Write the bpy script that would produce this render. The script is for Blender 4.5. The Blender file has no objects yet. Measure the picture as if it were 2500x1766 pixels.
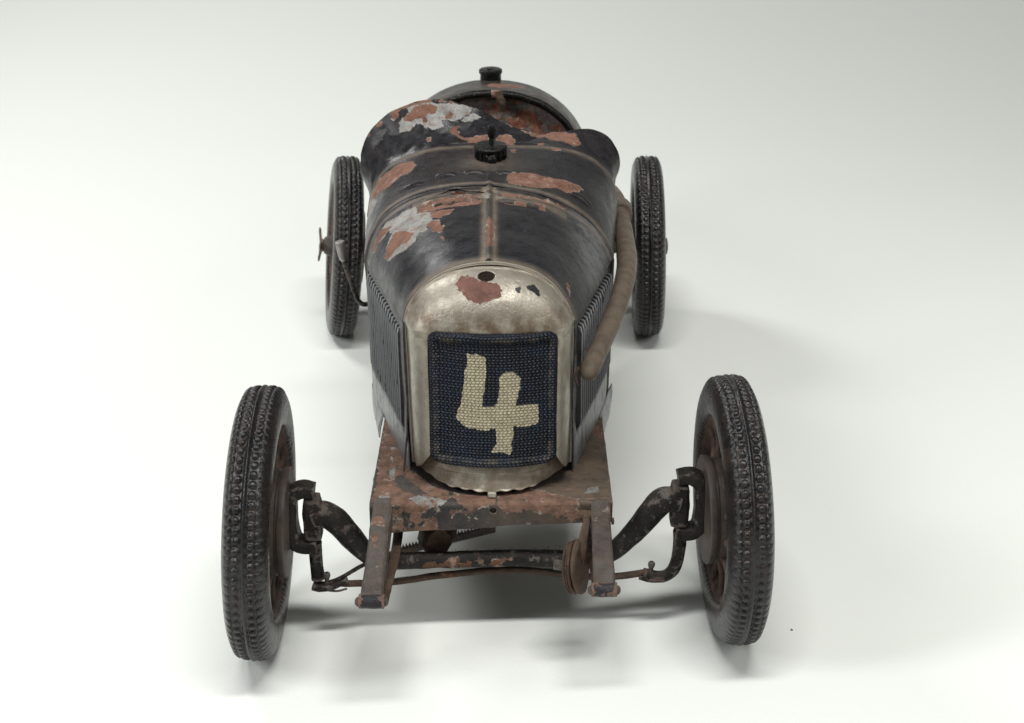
import bpy, math, random
import numpy as np
from mathutils import Vector, noise as mn

# ------------------------------------------------------------------ camera, world, lights, exposure
S = 0.01                       # all numbers below are centimetres
sc = bpy.context.scene
PITCH = math.radians(23)
cam_d = bpy.data.cameras.new('camera'); cam = bpy.data.objects.new('camera', cam_d)
sc.collection.objects.link(cam)
cam.location = (0, -47.35*S, 30.9*S)
cam.rotation_euler = (math.radians(90)-PITCH, 0, 0)
cam_d.sensor_width = 36; cam_d.lens = 53.73
cam_d.clip_start = 0.02; cam_d.clip_end = 50
cam_d.dof.use_dof = True; cam_d.dof.focus_distance = 0.535; cam_d.dof.aperture_fstop = 40
sc.camera = cam
world = bpy.data.worlds.new('World'); sc.world = world; world.use_nodes = True
bg = world.node_tree.nodes['Background']
bg.inputs[0].default_value = (0.96, 1.0, 0.95, 1); bg.inputs[1].default_value = 0.13
sc.view_settings.view_transform = 'Standard'; sc.view_settings.look = 'None'
sc.view_settings.gamma = 1; sc.view_settings.exposure = 0

def softbox(name, loc, target, sx, sy, power, col=(1, 1, 1)):
    l = bpy.data.lights.new(name, 'AREA'); l.shape = 'RECTANGLE'
    l.size = sx*S; l.size_y = sy*S; l.energy = power; l.color = col
    o = bpy.data.objects.new(name, l); sc.collection.objects.link(o)
    o.location = Vector(loc)*S
    d = Vector(target)*S - o.location
    o.rotation_euler = d.to_track_quat('-Z', 'Y').to_euler()
    return o
softbox('overhead_strip', (4, -34, 118), (0, 4, 0), 66, 12, 11.3, (1, 1, 0.985))
softbox('left_softbox', (-88, -38, 66), (0, 8, 4), 22, 45, 6.4, (0.97, 0.985, 1))
softbox('right_softbox', (88, -36, 74), (0, 8, 4), 26, 50, 3.4, (1, 0.99, 0.97))
softbox('back_softbox', (-58, 72, 74), (2, 5, 0), 24, 24, 4.2, (1, 1, 0.98))

# ------------------------------------------------------------------ helpers
col = sc.collection
rng = np.random.default_rng(4)
random.seed(4)

def vnoise(p, seed=0):
    """smooth value noise on an (n,3) array, about -1..1"""
    p = np.asarray(p, float) + seed*17.31
    i = np.floor(p).astype(np.int64); f = p-i; f = f*f*(3-2*f)
    def h(a):
        n = (a[:, 0]*73856093) ^ (a[:, 1]*19349663) ^ (a[:, 2]*83492791) ^ (seed*2654435)
        n = (n ^ (n >> 13))*1274126177 & 0x7fffffff
        return (n % 10007)/10007.0*2-1
    r = 0
    for dx in (0, 1):
        for dy in (0, 1):
            for dz in (0, 1):
                w = (f[:, 0] if dx else 1-f[:, 0])*(f[:, 1] if dy else 1-f[:, 1])*(f[:, 2] if dz else 1-f[:, 2])
                r = r + w*h(i+np.array([dx, dy, dz]))
    return r
def fbm(p, seed=0, o=3):
    r = 0; a = 1.0; q = np.asarray(p, float)
    for k in range(o):
        r = r + a*vnoise(q, seed+k); q = q*2.03; a *= .5
    return r

def spline(pts, n, closed=False):
    """Catmull-Rom through pts, resampled evenly to n points"""
    P = np.array(pts, float)
    if closed: P = np.vstack([P[-1], P, P[0], P[1]])
    else: P = np.vstack([2*P[0]-P[1], P, 2*P[-1]-P[-2]])
    out = []
    for i in range(1, len(P)-2):
        t = np.linspace(0, 1, 24, endpoint=False)[:, None]
        a, b, c, d = P[i-1], P[i], P[i+1], P[i+2]
        out.append(.5*((2*b)+(c-a)*t+(2*a-5*b+4*c-d)*t*t+(3*b-a-3*c+d)*t**3))
    out = np.vstack(out+[P[-2][None]])
    L = np.r_[0, np.cumsum(np.linalg.norm(np.diff(out, axis=0), axis=1))]
    s = np.linspace(0, L[-1], n+1 if closed else n)
    R = np.stack([np.interp(s, L, out[:, k]) for k in range(P.shape[1])], 1)
    return R[:-1] if closed else R

def lerp_key(keys, t):
    k = np.array(keys, float)
    return np.stack([np.interp(t, k[:, 0], k[:, j]) for j in range(1, k.shape[1])], -1)

class MB:
    """collects vertices and faces; build() links them as one mesh object"""
    def __init__(s): s.v = []; s.f = []; s.n = 0
    def add(s, V, F):
        V = np.asarray(V, float).reshape(-1, 3)
        s.v.append(V); s.f += [tuple(int(i)+s.n for i in f) for f in F]; s.n += len(V)
        return s
    def grid(s, P, cu=False, cv=False, cap=False, flip=False):
        n, m = P.shape[:2]; F = []
        for i in range(n if cu else n-1):
            for j in range(m if cv else m-1):
                a = i*m+j; b = ((i+1) % n)*m+j; c = ((i+1) % n)*m+(j+1) % m; d = i*m+(j+1) % m
                F.append((a, d, c, b) if flip else (a, b, c, d))
        if cap:
            F.append(tuple(range(m))[::1 if flip else -1] if False else tuple(range(m-1, -1, -1)))
            F.append(tuple((n-1)*m+j for j in range(m)))
        return s.add(P, F)
    def sweep(s, path, section, scale=None, up=(0, 0, 1), closed=False, cap=True):
        P = np.array(path, float); sec = np.array(section, float)
        n = len(P)
        if closed: T = np.roll(P, -1, 0)-np.roll(P, 1, 0)
        else: T = np.gradient(P, axis=0)
        T /= np.linalg.norm(T, axis=1)[:, None]
        up = np.array(up, float); R = []
        prev = None
        for i in range(n):
            a = np.cross(T[i], up) if prev is None else prev-T[i]*np.dot(prev, T[i])
            if np.linalg.norm(a) < 1e-3: a = np.cross(T[i], (1, 0, 0))
            a /= np.linalg.norm(a); prev = a
            b = np.cross(a, T[i])
            k = 1 if scale is None else scale[i]
            R.append(P[i]+k*(sec[:, :1]*a+sec[:, 1:2]*b))
        return s.grid(np.array(R), cu=closed, cv=True, cap=cap and not closed)
    def tube(s, pts, r, n=12, seg=None, **k):
        P = spline(pts, seg or max(8, len(pts)*6)) if len(pts) > 2 else np.linspace(pts[0], pts[1], seg or 6)
        a = np.linspace(0, 2*np.pi, n, endpoint=False)
        sec = np.stack([np.cos(a), np.sin(a)], 1)
        if np.ndim(r) == 0: sc_ = np.full(len(P), float(r))
        else: sc_ = np.interp(np.linspace(0, 1, len(P)), np.linspace(0, 1, len(r)), r)
        return s.sweep(P, sec, sc_, **k)
    def lathe(s, prof, o, axis, n=32, a0=0.0):
        """prof: (radius, height) pairs; o origin; axis unit vector"""
        ax = Vector(axis).normalized(); q = Vector((0, 0, 1)).rotation_difference(ax).to_matrix()
        M = np.array(q); a = np.linspace(0, 2*np.pi, n, endpoint=False)+a0
        pr = np.array(prof, float)
        P = np.stack([np.outer(pr[:, 0], np.cos(a)), np.outer(pr[:, 0], np.sin(a)), np.repeat(pr[:, 1][:, None], n, 1)], -1)
        P = P@M.T+np.array(o, float)
        return s.grid(P, cv=True, cap=True)
    def box(s, c, d, r=.04, rot=None):
        """box with chamfered edges"""
        hx, hy, hz = [k/2 for k in d]; r = min(r, hx*.9, hy*.9, hz*.9)
        V = []; 
        for sx in (-1, 1):
            for sy in (-1, 1):
                for sz in (-1, 1):
                    V += [(sx*hx, sy*(hy-r), sz*(hz-r)), (sx*(hx-r), sy*hy, sz*(hz-r)), (sx*(hx-r), sy*(hy-r), sz*hz)]
        V = np.array(V)
        if rot is not None: V = V@np.array(rot).T
        def id(sx, sy, sz, k): return (((sx > 0)*2+(sy > 0))*2+(sz > 0))*3+k
        F = []
        for sx in (-1, 1): F.append([id(sx, -1, -1, 0), id(sx, 1, -1, 0), id(sx, 1, 1, 0), id(sx, -1, 1, 0)])
        for sy in (-1, 1): F.append([id(-1, sy, -1, 1), id(1, sy, -1, 1), id(1, sy, 1, 1), id(-1, sy, 1, 1)])
        for sz in (-1, 1): F.append([id(-1, -1, sz, 2), id(1, -1, sz, 2), id(1, 1, sz, 2), id(-1, 1, sz, 2)])
        for a in (-1, 1):
            for b in (-1, 1):
                F.append([id(a, b, -1, 0), id(a, b, 1, 0), id(a, b, 1, 1), id(a, b, -1, 1)])
                F.append([id(a, -1, b, 0), id(a, 1, b, 0), id(a, 1, b, 2), id(a, -1, b, 2)])
                F.append([id(-1, a, b, 1), id(1, a, b, 1), id(1, a, b, 2), id(-1, a, b, 2)])
                for c_ in (-1, 1): F.append([id(a, b, c_, 0), id(a, b, c_, 1), id(a, b, c_, 2)])
        return s.add(V+np.array(c, float), F)
    def V(s): return np.vstack(s.v)
    def rough(s, amp, scale, seed=1):
        V = s.V(); d = np.stack([fbm(V*scale, seed+9*k, 2) for k in range(3)], 1)*amp
        s.v = [V+d]; return s
    def build(s, name, mat, parent=None, smooth=True, attrs=None, keep=None, thick=None, fix=True, kind=None, angle=40):
        V = s.V(); F = s.f
        if keep is not None: F = [f for f in F if keep(V[list(f)].mean(0))]
        me = bpy.data.meshes.new(name)
        me.vertices.add(len(V)); me.vertices.foreach_set('co', (V*S).astype(np.float32).ravel())
        L = np.fromiter((len(f) for f in F), np.int32, len(F)); idx = np.fromiter((i for f in F for i in f), np.int32, int(L.sum()))
        me.loops.add(len(idx)); me.loops.foreach_set('vertex_index', idx)
        me.polygons.add(len(F)); st = np.r_[0, np.cumsum(L)[:-1]].astype(np.int32)
        me.polygons.foreach_set('loop_start', st)
        me.update(calc_edges=True); me.validate()
        if fix:
            import bmesh
            bm = bmesh.new(); bm.from_mesh(me); bmesh.ops.recalc_face_normals(bm, faces=bm.faces)
            bm.to_mesh(me); bm.free()
        if smooth:
            me.polygons.foreach_set('use_smooth', [True]*len(me.polygons))
            if angle: me.set_sharp_from_angle(angle=math.radians(angle))
        me.materials.append(mat)
        A = wear(name, V) if attrs is None else {**wear(name, V), **attrs}
        for k, a in A.items():
            if len(a) != len(me.vertices): continue
            at = me.attributes.new(k, 'FLOAT', 'POINT'); at.data.foreach_set('value', np.asarray(a, np.float32))
        o = bpy.data.objects.new(name, me); col.objects.link(o); o.parent = parent
        if thick:
            md = o.modifiers.new('thickness', 'SOLIDIFY'); md.thickness = thick*S; md.offset = -1
        if kind: o['kind'] = kind
        return o

def rrect(w, h, r, n=4):
    """rounded rectangle section"""
    out = []
    for cx_, cy_, a0 in ((w/2-r, h/2-r, 0), (-w/2+r, h/2-r, 90), (-w/2+r, -h/2+r, 180), (w/2-r, -h/2+r, 270)):
        for k in range(n):
            a = math.radians(a0+90*k/(n-1)); out.append((cx_+r*math.cos(a), cy_+r*math.sin(a)))
    return out

# ------------------------------------------------------------------ wear: paint loss shapes, stored on the surfaces as signed distances
def poly_sd(q, poly):
    """signed distance (positive inside) of 2-D points q to polygon"""
    P = np.asarray(poly, float); d = np.full(len(q), 1e9); ins = np.zeros(len(q), bool)
    for a, b in zip(P, np.roll(P, -1, 0)):
        e = b-a; w = q-a; t = np.clip((w@e)/(e@e+1e-12), 0, 1)
        d = np.minimum(d, np.linalg.norm(w-t[:, None]*e, axis=1))
        c = (a[1] > q[:, 1]) != (b[1] > q[:, 1])
        with np.errstate(divide='ignore', invalid='ignore'):
            x = a[0]+(q[:, 1]-a[1])/(b[1]-a[1])*(b[0]-a[0])
        ins ^= c & (q[:, 0] < x)
    return np.where(ins, d, -d)
PATCHES = [
('cowl', 'rust', [(-5.79,13.54,12.32),(-5.72,13.96,12.58),(-5.52,14.19,12.92),(-5.01,13.84,13.44),(-4.68,14.0,13.67),(-4.2,13.77,13.87),(-3.88,13.37,13.95),(-3.85,12.85,13.92),(-4.11,12.25,13.79),(-4.44,12.26,13.65),(-4.86,11.77,13.36),(-5.23,12.22,13.03),(-5.55,12.84,12.64),(-5.78,13.36,12.31)]),
('cowl', 'bare', [(-5.91,13.41,11.75),(-5.91,13.62,11.88),(-5.79,13.54,12.32),(-5.41,11.91,12.75),(-5.55,11.5,12.44),(-5.84,12.31,11.78),(-5.92,13.43,11.7)]),
('bonnet', 'bare', [(-5.28,8.03,11.93),(-5.19,8.24,12.25),(-4.93,8.26,12.69),(-4.75,8.42,12.96),(-4.23,8.07,13.33),(-4.11,8.17,13.42),(-3.62,8.18,13.67),(-3.52,7.57,13.61),(-3.02,7.17,13.74),(-2.87,6.48,13.71),(-2.68,6.2,13.74),(-2.51,5.55,13.7),(-2.55,5.2,13.63),(-2.82,5.36,13.55),(-2.96,5.89,13.59),(-3.12,6.19,13.56),(-3.1,5.77,13.51),(-3.37,5.81,13.37),(-3.47,5.35,13.22),(-3.82,5.27,12.94),(-4.19,5.49,12.62),(-4.52,5.82,12.25),(-4.68,6.38,12.24),(-4.64,6.76,12.49),(-4.53,6.98,12.73),(-4.45,7.22,12.91),(-4.63,7.58,12.85),(-4.82,7.59,12.59),(-5.03,7.76,12.34),(-5.16,7.7,12.05)]),
('bonnet', 'rust', [(-5.28,8.03,11.93),(-5.19,8.24,12.25),(-4.93,8.26,12.69),(-4.59,7.92,12.99),(-4.39,7.6,13.1),(-4.7,7.61,12.78),(-5.03,7.76,12.34),(-5.16,7.74,12.06)]),
('bonnet', 'rust', [(-4.68,6.38,12.24),(-4.64,6.76,12.49),(-4.47,6.96,12.8),(-4.29,7.08,13.01),(-3.77,6.44,13.23),(-3.5,5.98,13.32),(-3.73,5.81,13.12),(-4.16,5.91,12.78),(-4.53,5.9,12.29)]),
('bonnet', 'rust', [(-3.12,6.19,13.56),(-2.93,6.46,13.68),(-2.68,6.2,13.74),(-2.51,5.55,13.7),(-2.55,5.2,13.63),(-2.82,5.36,13.55),(-2.96,5.83,13.58)]),
('bonnet', 'rust', [(-3.53,7.7,13.63),(-2.86,7.66,13.84),(-2.25,7.46,13.96),(-1.66,7.68,13.99),(-1.18,7.68,14.05),(-1.17,7.34,14.03),(-1.88,7.09,13.98),(-2.48,7.16,13.9),(-3.09,7.28,13.73),(-3.52,7.43,13.59)]),
('bonnet', 'rust', [(-0.36,7.67,13.99),(0.09,7.66,13.96),(0.51,7.92,13.85),(0.51,7.64,13.84),(0.09,7.43,13.92),(-0.36,7.38,13.98)]),
('bonnet', 'rust', [(0.81,7.97,13.83),(1.25,8.31,13.7),(1.2,7.67,13.64),(0.99,7.66,13.71)]),
('bonnet', 'rust', [(1.38,8.87,13.68),(1.75,8.89,13.55),(2.06,8.86,13.37),(1.99,8.69,13.36),(1.62,8.62,13.54),(1.38,8.69,13.64)]),
('cowl', 'rust', [(-0.22,10.11,14.12),(-0.1,10.79,14.11),(0.35,11.13,14.11),(0.98,11.13,14.05),(1.62,11.08,13.9),(2.07,11.25,13.78),(2.58,11.32,13.56),(2.84,11.23,13.39),(2.7,11.0,13.43),(2.56,10.65,13.44),(2.16,10.2,13.54),(1.79,10.34,13.72),(1.15,9.85,13.87),(0.65,9.74,13.97),(0.15,9.69,14.05),(-0.16,9.72,14.1)]),
('bonnet', 'rust', [(-2.56,4.82,13.58),(-2.39,4.69,13.62),(-2.4,4.37,13.58),(-2.52,4.53,13.55)]),
('bonnet_strap', 'bare', [(-4.67,9.02,13.25),(-4.18,9.25,13.6),(-3.43,9.27,13.91),(-2.56,9.27,14.11),(-1.88,9.27,14.17),(-1.88,9.05,14.17),(-2.49,9.02,14.09),(-3.29,9.0,13.9)]),
('bonnet_strap', 'rust', [(-5.02,9.32,12.99),(-4.81,9.32,13.19),(-4.67,9.06,13.3),(-4.7,8.97,13.17),(-4.98,9.03,12.96)]),
('bonnet', 'bare', [(-1.12,8.47,14.09),(-0.88,8.3,14.17),(-0.84,7.63,14.16),(-1.09,7.95,14.06)]),
('bonnet', 'rust', [(-0.91,5.7,13.96),(-0.67,5.83,13.92),(-0.64,4.98,13.83),(-0.7,3.36,13.71),(-0.81,3.15,13.78),(-0.85,4.02,13.84)]),
('scuttle', 'bare', [(-4.77,15.62,14.61),(-4.66,15.75,14.86),(-4.72,15.86,15.0),(-4.58,15.96,15.19),(-4.31,16.02,15.39),(-4.4,16.11,15.51),(-4.23,16.15,15.67),(-3.85,16.12,15.76),(-3.44,16.14,15.83),(-3.04,16.08,15.76),(-2.5,16.14,15.75),(-1.96,16.19,15.63),(-1.69,16.13,15.51),(-1.8,15.98,15.35),(-2.09,15.84,15.22),(-2.44,15.64,15.08),(-2.76,15.66,15.15),(-3.0,15.64,15.13),(-2.92,15.48,14.93),(-3.24,15.4,14.79),(-3.49,15.5,14.85),(-3.67,15.5,14.84),(-3.9,15.66,14.96),(-4.16,15.58,14.82),(-4.3,15.47,14.68),(-4.54,15.53,14.64)]),
('scuttle', 'rust', [(-4.61,15.96,15.19),(-4.26,16.0,15.37),(-4.12,16.09,15.6),(-3.85,16.09,15.71),(-3.17,16.06,15.71),(-3.11,15.91,15.5),(-3.22,15.81,15.34),(-3.52,15.9,15.42),(-3.57,15.79,15.23),(-3.54,15.66,15.05),(-3.73,15.65,14.99),(-3.84,15.78,15.15),(-4.06,15.82,15.14),(-4.17,15.72,14.98),(-4.44,15.8,15.01)]),
('scuttle', 'rust', [(-2.76,15.77,15.29),(-2.63,15.87,15.38),(-2.49,15.85,15.33),(-2.55,15.73,15.19),(-2.71,15.69,15.17)]),
('scuttle', 'bare', [(-2.12,15.74,15.11),(-1.79,15.94,15.3),(-1.69,15.99,15.35),(-1.21,15.92,15.15),(-1.55,15.79,15.12),(-1.74,15.71,15.06),(-2.09,15.69,15.06)]),
('scuttle', 'rust', [(-5.18,16.16,15.33),(-4.94,16.15,15.42),(-4.75,16.06,15.3),(-4.8,15.99,15.18),(-4.94,15.97,15.1),(-5.08,16.05,15.17)]),
('scuttle', 'rust', [(-5.75,16.16,14.83),(-5.58,16.16,14.99),(-5.4,16.11,15.04),(-5.5,16.06,14.83),(-5.67,16.09,14.72)]),
('scuttle', 'rust', [(-6.1,16.18,14.36),(-5.98,16.13,14.4),(-5.98,16.1,14.32),(-6.07,16.15,14.31)]),
('scuttle', 'rust', [(-4.94,16.17,15.44),(-4.36,16.2,15.68),(-3.71,16.16,15.86),(-3.04,16.16,15.88),(-2.5,16.18,15.8),(-2.55,16.13,15.74),(-3.04,16.11,15.81),(-3.69,16.11,15.78),(-4.34,16.16,15.61),(-4.89,16.14,15.39)]),
('scuttle', 'rust', [(-2.62,15.35,14.79),(-2.43,15.5,14.95),(-2.27,15.48,14.9),(-2.29,15.27,14.71),(-2.21,15.13,14.58),(-1.81,15.01,14.5),(-1.4,15.05,14.57),(-0.98,15.15,14.6),(-0.97,15.0,14.5),(-0.97,14.71,14.44),(-1.4,14.66,14.43),(-1.8,14.72,14.44),(-2.15,14.98,14.48),(-2.37,15.15,14.6),(-2.53,15.15,14.6)]),
('scuttle', 'rust', [(-3.58,15.08,14.45),(-3.37,15.17,14.57),(-3.32,15.1,14.53),(-3.41,14.97,14.4),(-3.52,15.02,14.41)]),
('scuttle', 'rust', [(-0.66,15.28,14.55),(-0.2,15.48,14.54),(0.09,15.26,14.37),(0.09,14.5,14.32),(-0.66,14.71,14.41)]),
('scuttle', 'rust', [(-0.38,16.14,14.88),(-0.02,16.11,14.71),(1.7,16.18,14.44),(2.23,16.05,14.46),(2.67,15.93,14.46),(2.83,15.45,14.32),(2.92,15.04,14.14),(2.56,14.91,14.17),(2.14,15.19,14.28),(1.6,15.37,14.31),(1.18,16.01,14.29),(0.64,15.98,14.44),(0.17,16.14,14.62)]),
('scuttle', 'rust', [(1.06,14.91,14.28),(1.34,14.99,14.28),(1.3,14.64,14.28),(1.09,14.6,14.29)]),
('cowl', 'rust', [(1.62,14.35,14.25),(1.94,14.36,14.23),(1.97,14.18,14.2),(1.68,14.16,14.23)]),
('cowl', 'rust', [(-0.09,13.95,14.31),(0.13,13.93,14.29),(0.09,13.57,14.28),(-0.07,13.6,14.29)]),
('radiator_shell', 'rust', [(-1.91,1.43,13.04),(-1.83,1.71,13.19),(-1.53,1.78,13.28),(-1.08,1.41,13.18),(-0.98,1.36,13.16),(-0.53,1.29,13.12),(-0.32,1.1,12.96),(-0.35,0.91,12.78),(-0.62,0.81,12.69),(-0.97,0.75,12.62),(-1.27,0.79,12.63),(-1.63,0.98,12.76),(-1.81,1.16,12.88)]),
('radiator_shell', 'soot', [(0.52,1.37,12.96),(0.76,1.62,13.0),(0.94,1.41,12.79),(0.88,1.2,12.67),(0.64,1.24,12.82)]),
('radiator_shell', 'soot', [(0.1,1.23,12.98),(0.28,1.38,13.04),(0.34,1.31,12.98),(0.22,1.13,12.88)]),
('bonnet', 'rust', [(1.81,3.04,12.51),(1.94,3.26,12.4),(2.02,3.03,12.18),(1.99,2.65,12.06),(1.86,2.8,12.34)]),
('front_plate', 'rust', [(-4.94,7.8,5.5),(-4.22,5.44,5.51),(-3.95,3.23,5.49),(-3.59,2.08,5.53),(-2.75,1.07,5.51),(-2.18,0.67,5.5),(-2.23,0.08,5.51),(-2.69,-0.2,5.22),(-3.73,-0.21,5.23),(-4.24,-0.22,5.24),(-4.77,-0.22,5.41),(-4.87,0.1,5.5),(-4.92,3.63,5.47),(-4.97,6.46,5.5)]),
('front_plate', 'bareon', [(-4.6,4.31,5.5),(-4.31,4.3,5.5),(-4.45,3.98,5.48),(-4.54,3.98,5.48)]),
('front_plate', 'bareon', [(-4.55,3.63,5.47),(-4.43,3.63,5.47),(-4.35,3.06,5.48),(-4.44,2.97,5.48)]),
('front_plate', 'bareon', [(-4.49,2.31,5.5),(-4.21,2.8,5.48),(-4.23,1.94,5.51),(-4.4,1.58,5.52)]),
('front_plate', 'bareon', [(-3.7,0.2,5.49),(-3.3,0.44,5.49),(-2.71,0.28,5.49),(-2.23,0.0,5.51),(-2.34,-0.18,5.39),(-2.69,-0.2,5.22),(-3.15,-0.21,5.36),(-3.39,-0.1,5.48)]),
('front_plate', 'bareon', [(-4.82,0.42,5.5),(-4.27,0.41,5.51),(-4.32,-0.07,5.5),(-4.64,0.09,5.51)]),
('front_plate', 'paint', [(-4.25,1.76,5.51),(-3.99,1.93,5.51),(-3.55,1.34,5.51),(-2.99,0.52,5.5),(-3.42,0.44,5.49),(-3.82,0.65,5.51),(-4.13,1.14,5.52)]),
('front_plate', 'rust', [(-0.38,0.69,5.49),(0.72,0.9,5.52),(2.34,0.06,5.52),(2.42,-0.07,4.84),(1.96,-0.07,4.8),(1.37,-0.08,5.03),(0.79,-0.09,5.21),(0.33,-0.1,5.17),(-0.18,-0.12,5.13),(-0.41,-0.12,5.22),(-0.57,-0.05,5.45)]),
('front_plate', 'rust', [(2.96,5.99,5.48),(3.27,6.2,5.48),(3.43,5.2,5.49),(3.35,5.11,5.48),(3.11,5.52,5.47)]),
('front_plate', 'bareon', [(2.56,0.58,5.51),(2.78,1.1,5.5),(3.06,1.12,5.49),(2.99,0.67,5.5),(2.71,0.53,5.51)]),
('front_plate', 'rust', [(-2.18,0.67,5.5),(-1.16,0.45,5.49),(-0.45,0.53,5.49),(-0.57,-0.08,5.42),(-1.15,-0.16,5.29),(-1.69,-0.16,5.37),(-1.92,-0.04,5.49)]),
('front_plate', 'rust', [(-4.34,-0.23,4.98),(-4.42,-0.23,5.14),(-4.15,-0.21,5.37),(-3.8,-0.21,5.34),(-3.81,-0.21,5.12),(-4.29,-0.23,4.93)]),
('front_plate', 'rust', [(-4.26,-0.23,4.73),(-4.04,-0.22,4.83),(-4.1,-0.22,4.36),(-4.23,-0.22,4.35)]),
('front_plate', 'rust', [(-3.21,-0.2,4.67),(-3.03,-0.2,4.67),(-2.91,-0.19,4.51),(-2.69,-0.18,4.49),(-2.87,-0.18,4.43),(-3.06,-0.19,4.42),(-3.12,-0.19,4.52)]),
('front_plate', 'bareon', [(-3.19,-0.2,4.64),(-3.01,-0.2,4.67),(-3.04,-0.19,4.54),(-3.12,-0.19,4.57)]),
('front_plate', 'rust', [(-2.15,-0.18,5.26),(-1.67,-0.17,5.15),(-1.93,-0.17,5.1),(-2.07,-0.17,4.95),(-2.17,-0.18,5.11)]),
('front_plate', 'rust', [(0.82,-0.09,5.23),(2.31,-0.08,5.25),(2.32,-0.07,4.85),(2.05,-0.07,4.85),(1.7,-0.08,4.9),(1.26,-0.09,5.05)]),
('front_axle', 'rust', [(-3.3,0.02,2.74),(-3.16,-0.08,3.03),(-2.99,-0.04,3.11),(-2.72,-0.04,3.01),(-2.46,-0.04,3.01),(-2.14,0.03,3.17),(-1.88,0.06,3.16),(-1.92,0.0,2.88),(-2.06,0.09,2.73),(-2.15,-0.02,2.9),(-2.37,-0.04,2.91),(-2.55,0.06,2.77),(-3.16,0.02,2.75)]),
('front_axle', 'rust', [(-1.79,0.0,2.93),(-1.66,0.01,3.06),(-1.43,0.01,3.03),(-1.44,0.14,2.75),(-1.58,0.13,2.74),(-1.75,0.06,2.8)]),
('front_axle', 'rust', [(-1.3,0.04,3.12),(-0.94,0.08,3.12),(-0.99,0.04,2.97),(-1.17,0.07,2.82),(-1.26,0.02,2.92)]),
('front_axle', 'rust', [(-0.86,0.06,2.85),(-0.72,0.08,3.09),(-0.5,0.13,3.14),(0.12,0.14,3.11),(0.04,0.1,3.0),(-0.32,0.09,3.04),(-0.46,0.08,2.89),(-0.25,0.21,2.73),(-0.36,0.19,2.74),(-0.72,0.17,2.73)]),
('dumb_iron', 'rust', [(3.24,-0.61,5.44),(3.39,-0.26,5.44),(3.41,-0.46,5.4),(3.4,-0.74,5.37),(3.22,-0.89,5.4)]),
('coaming', 'rust', [(-0.88,20.95,15.18),(-0.58,20.94,15.16),(-0.46,20.88,14.92),(-0.84,20.88,14.95)]),
('tail', 'rust', [(-1.23,22.78,14.99),(-1.02,23.66,14.91),(-0.27,23.6,14.88),(0.56,24.08,14.7),(0.18,22.74,14.9),(-0.71,22.29,15.03)]),
('bonnet', 'rust', [(-3.49,7.98,13.7),(-2.87,7.97,13.93),(-1.97,8.06,14.06),(-1.18,8.12,14.07),(-1.18,7.87,14.05),(-1.96,7.74,14.03),(-2.74,7.69,13.89),(-3.48,7.79,13.67)]),
('bonnet', 'rust', [(-0.37,8.46,14.06),(0.15,8.72,13.95),(0.76,8.79,13.83),(1.38,8.83,13.66),(1.31,8.59,13.66),(0.64,8.33,13.89),(0.15,8.36,13.97),(-0.37,8.32,14.01)]),
('bonnet', 'rust', [(-3.02,7.17,13.74),(-2.23,6.89,13.92),(-2.34,6.56,13.87),(-2.69,6.34,13.75),(-3.0,6.73,13.69)]),
('front_plate', 'brown', [(-0.22,0.04,5.49),(-0.45,0.45,5.49),(0.8,0.88,5.52),(1.61,1.8,5.49),(2.26,3.15,5.48),(2.56,5.46,5.5),(3.1,8.04,5.48),(3.46,6.47,5.49),(3.49,2.63,5.49),(3.51,0.08,5.51),(3.21,-0.04,4.82),(2.35,-0.07,4.8),(1.95,-0.07,5.37),(0.79,0.1,5.5)]),
('dumb_iron', 'rust', [(-4.83,-1.03,5.36),(-4.53,-0.94,5.43),(-4.34,-1.22,5.38),(-4.4,-1.52,5.35),(-4.75,-1.44,5.36)]),
('dumb_iron', 'rust', [(-4.72,-1.79,5.31),(-4.54,-1.94,5.3),(-4.52,-2.73,5.18),(-4.7,-2.6,5.19)]),
('dumb_iron', 'bareon', [(3.16,-0.46,5.46),(3.34,-0.26,5.47),(3.42,-0.37,5.4),(3.37,-0.62,5.4),(3.19,-0.68,5.43)]),
]
#ENDPATCH
def plane_of(pts):
    P = np.array(pts, float); c = P.mean(0); u, s_, vt = np.linalg.svd(P-c)
    return c, vt
def wear(name, V):
    out = {}
    for part, attr, pts in PATCHES:
        if name != part: continue
        c, vt = plane_of(pts); q = (V-c)@vt.T
        sd = poly_sd(q[:, :2], ((np.array(pts, float)-c)@vt.T)[:, :2])
        sd = np.clip(np.where(np.abs(q[:, 2]) < 1.3, sd, -1), -1, 1)+1
        if attr in ('bareon', 'paint'):          # a patch of zinc or of paint left standing inside the rust
            if 'rust' in out: out['rust'] = np.minimum(out['rust'], 2-sd)
            if attr == 'paint': continue
            attr = 'bare'
        out[attr] = np.maximum(out[attr], sd) if attr in out else sd
    return out

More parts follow.
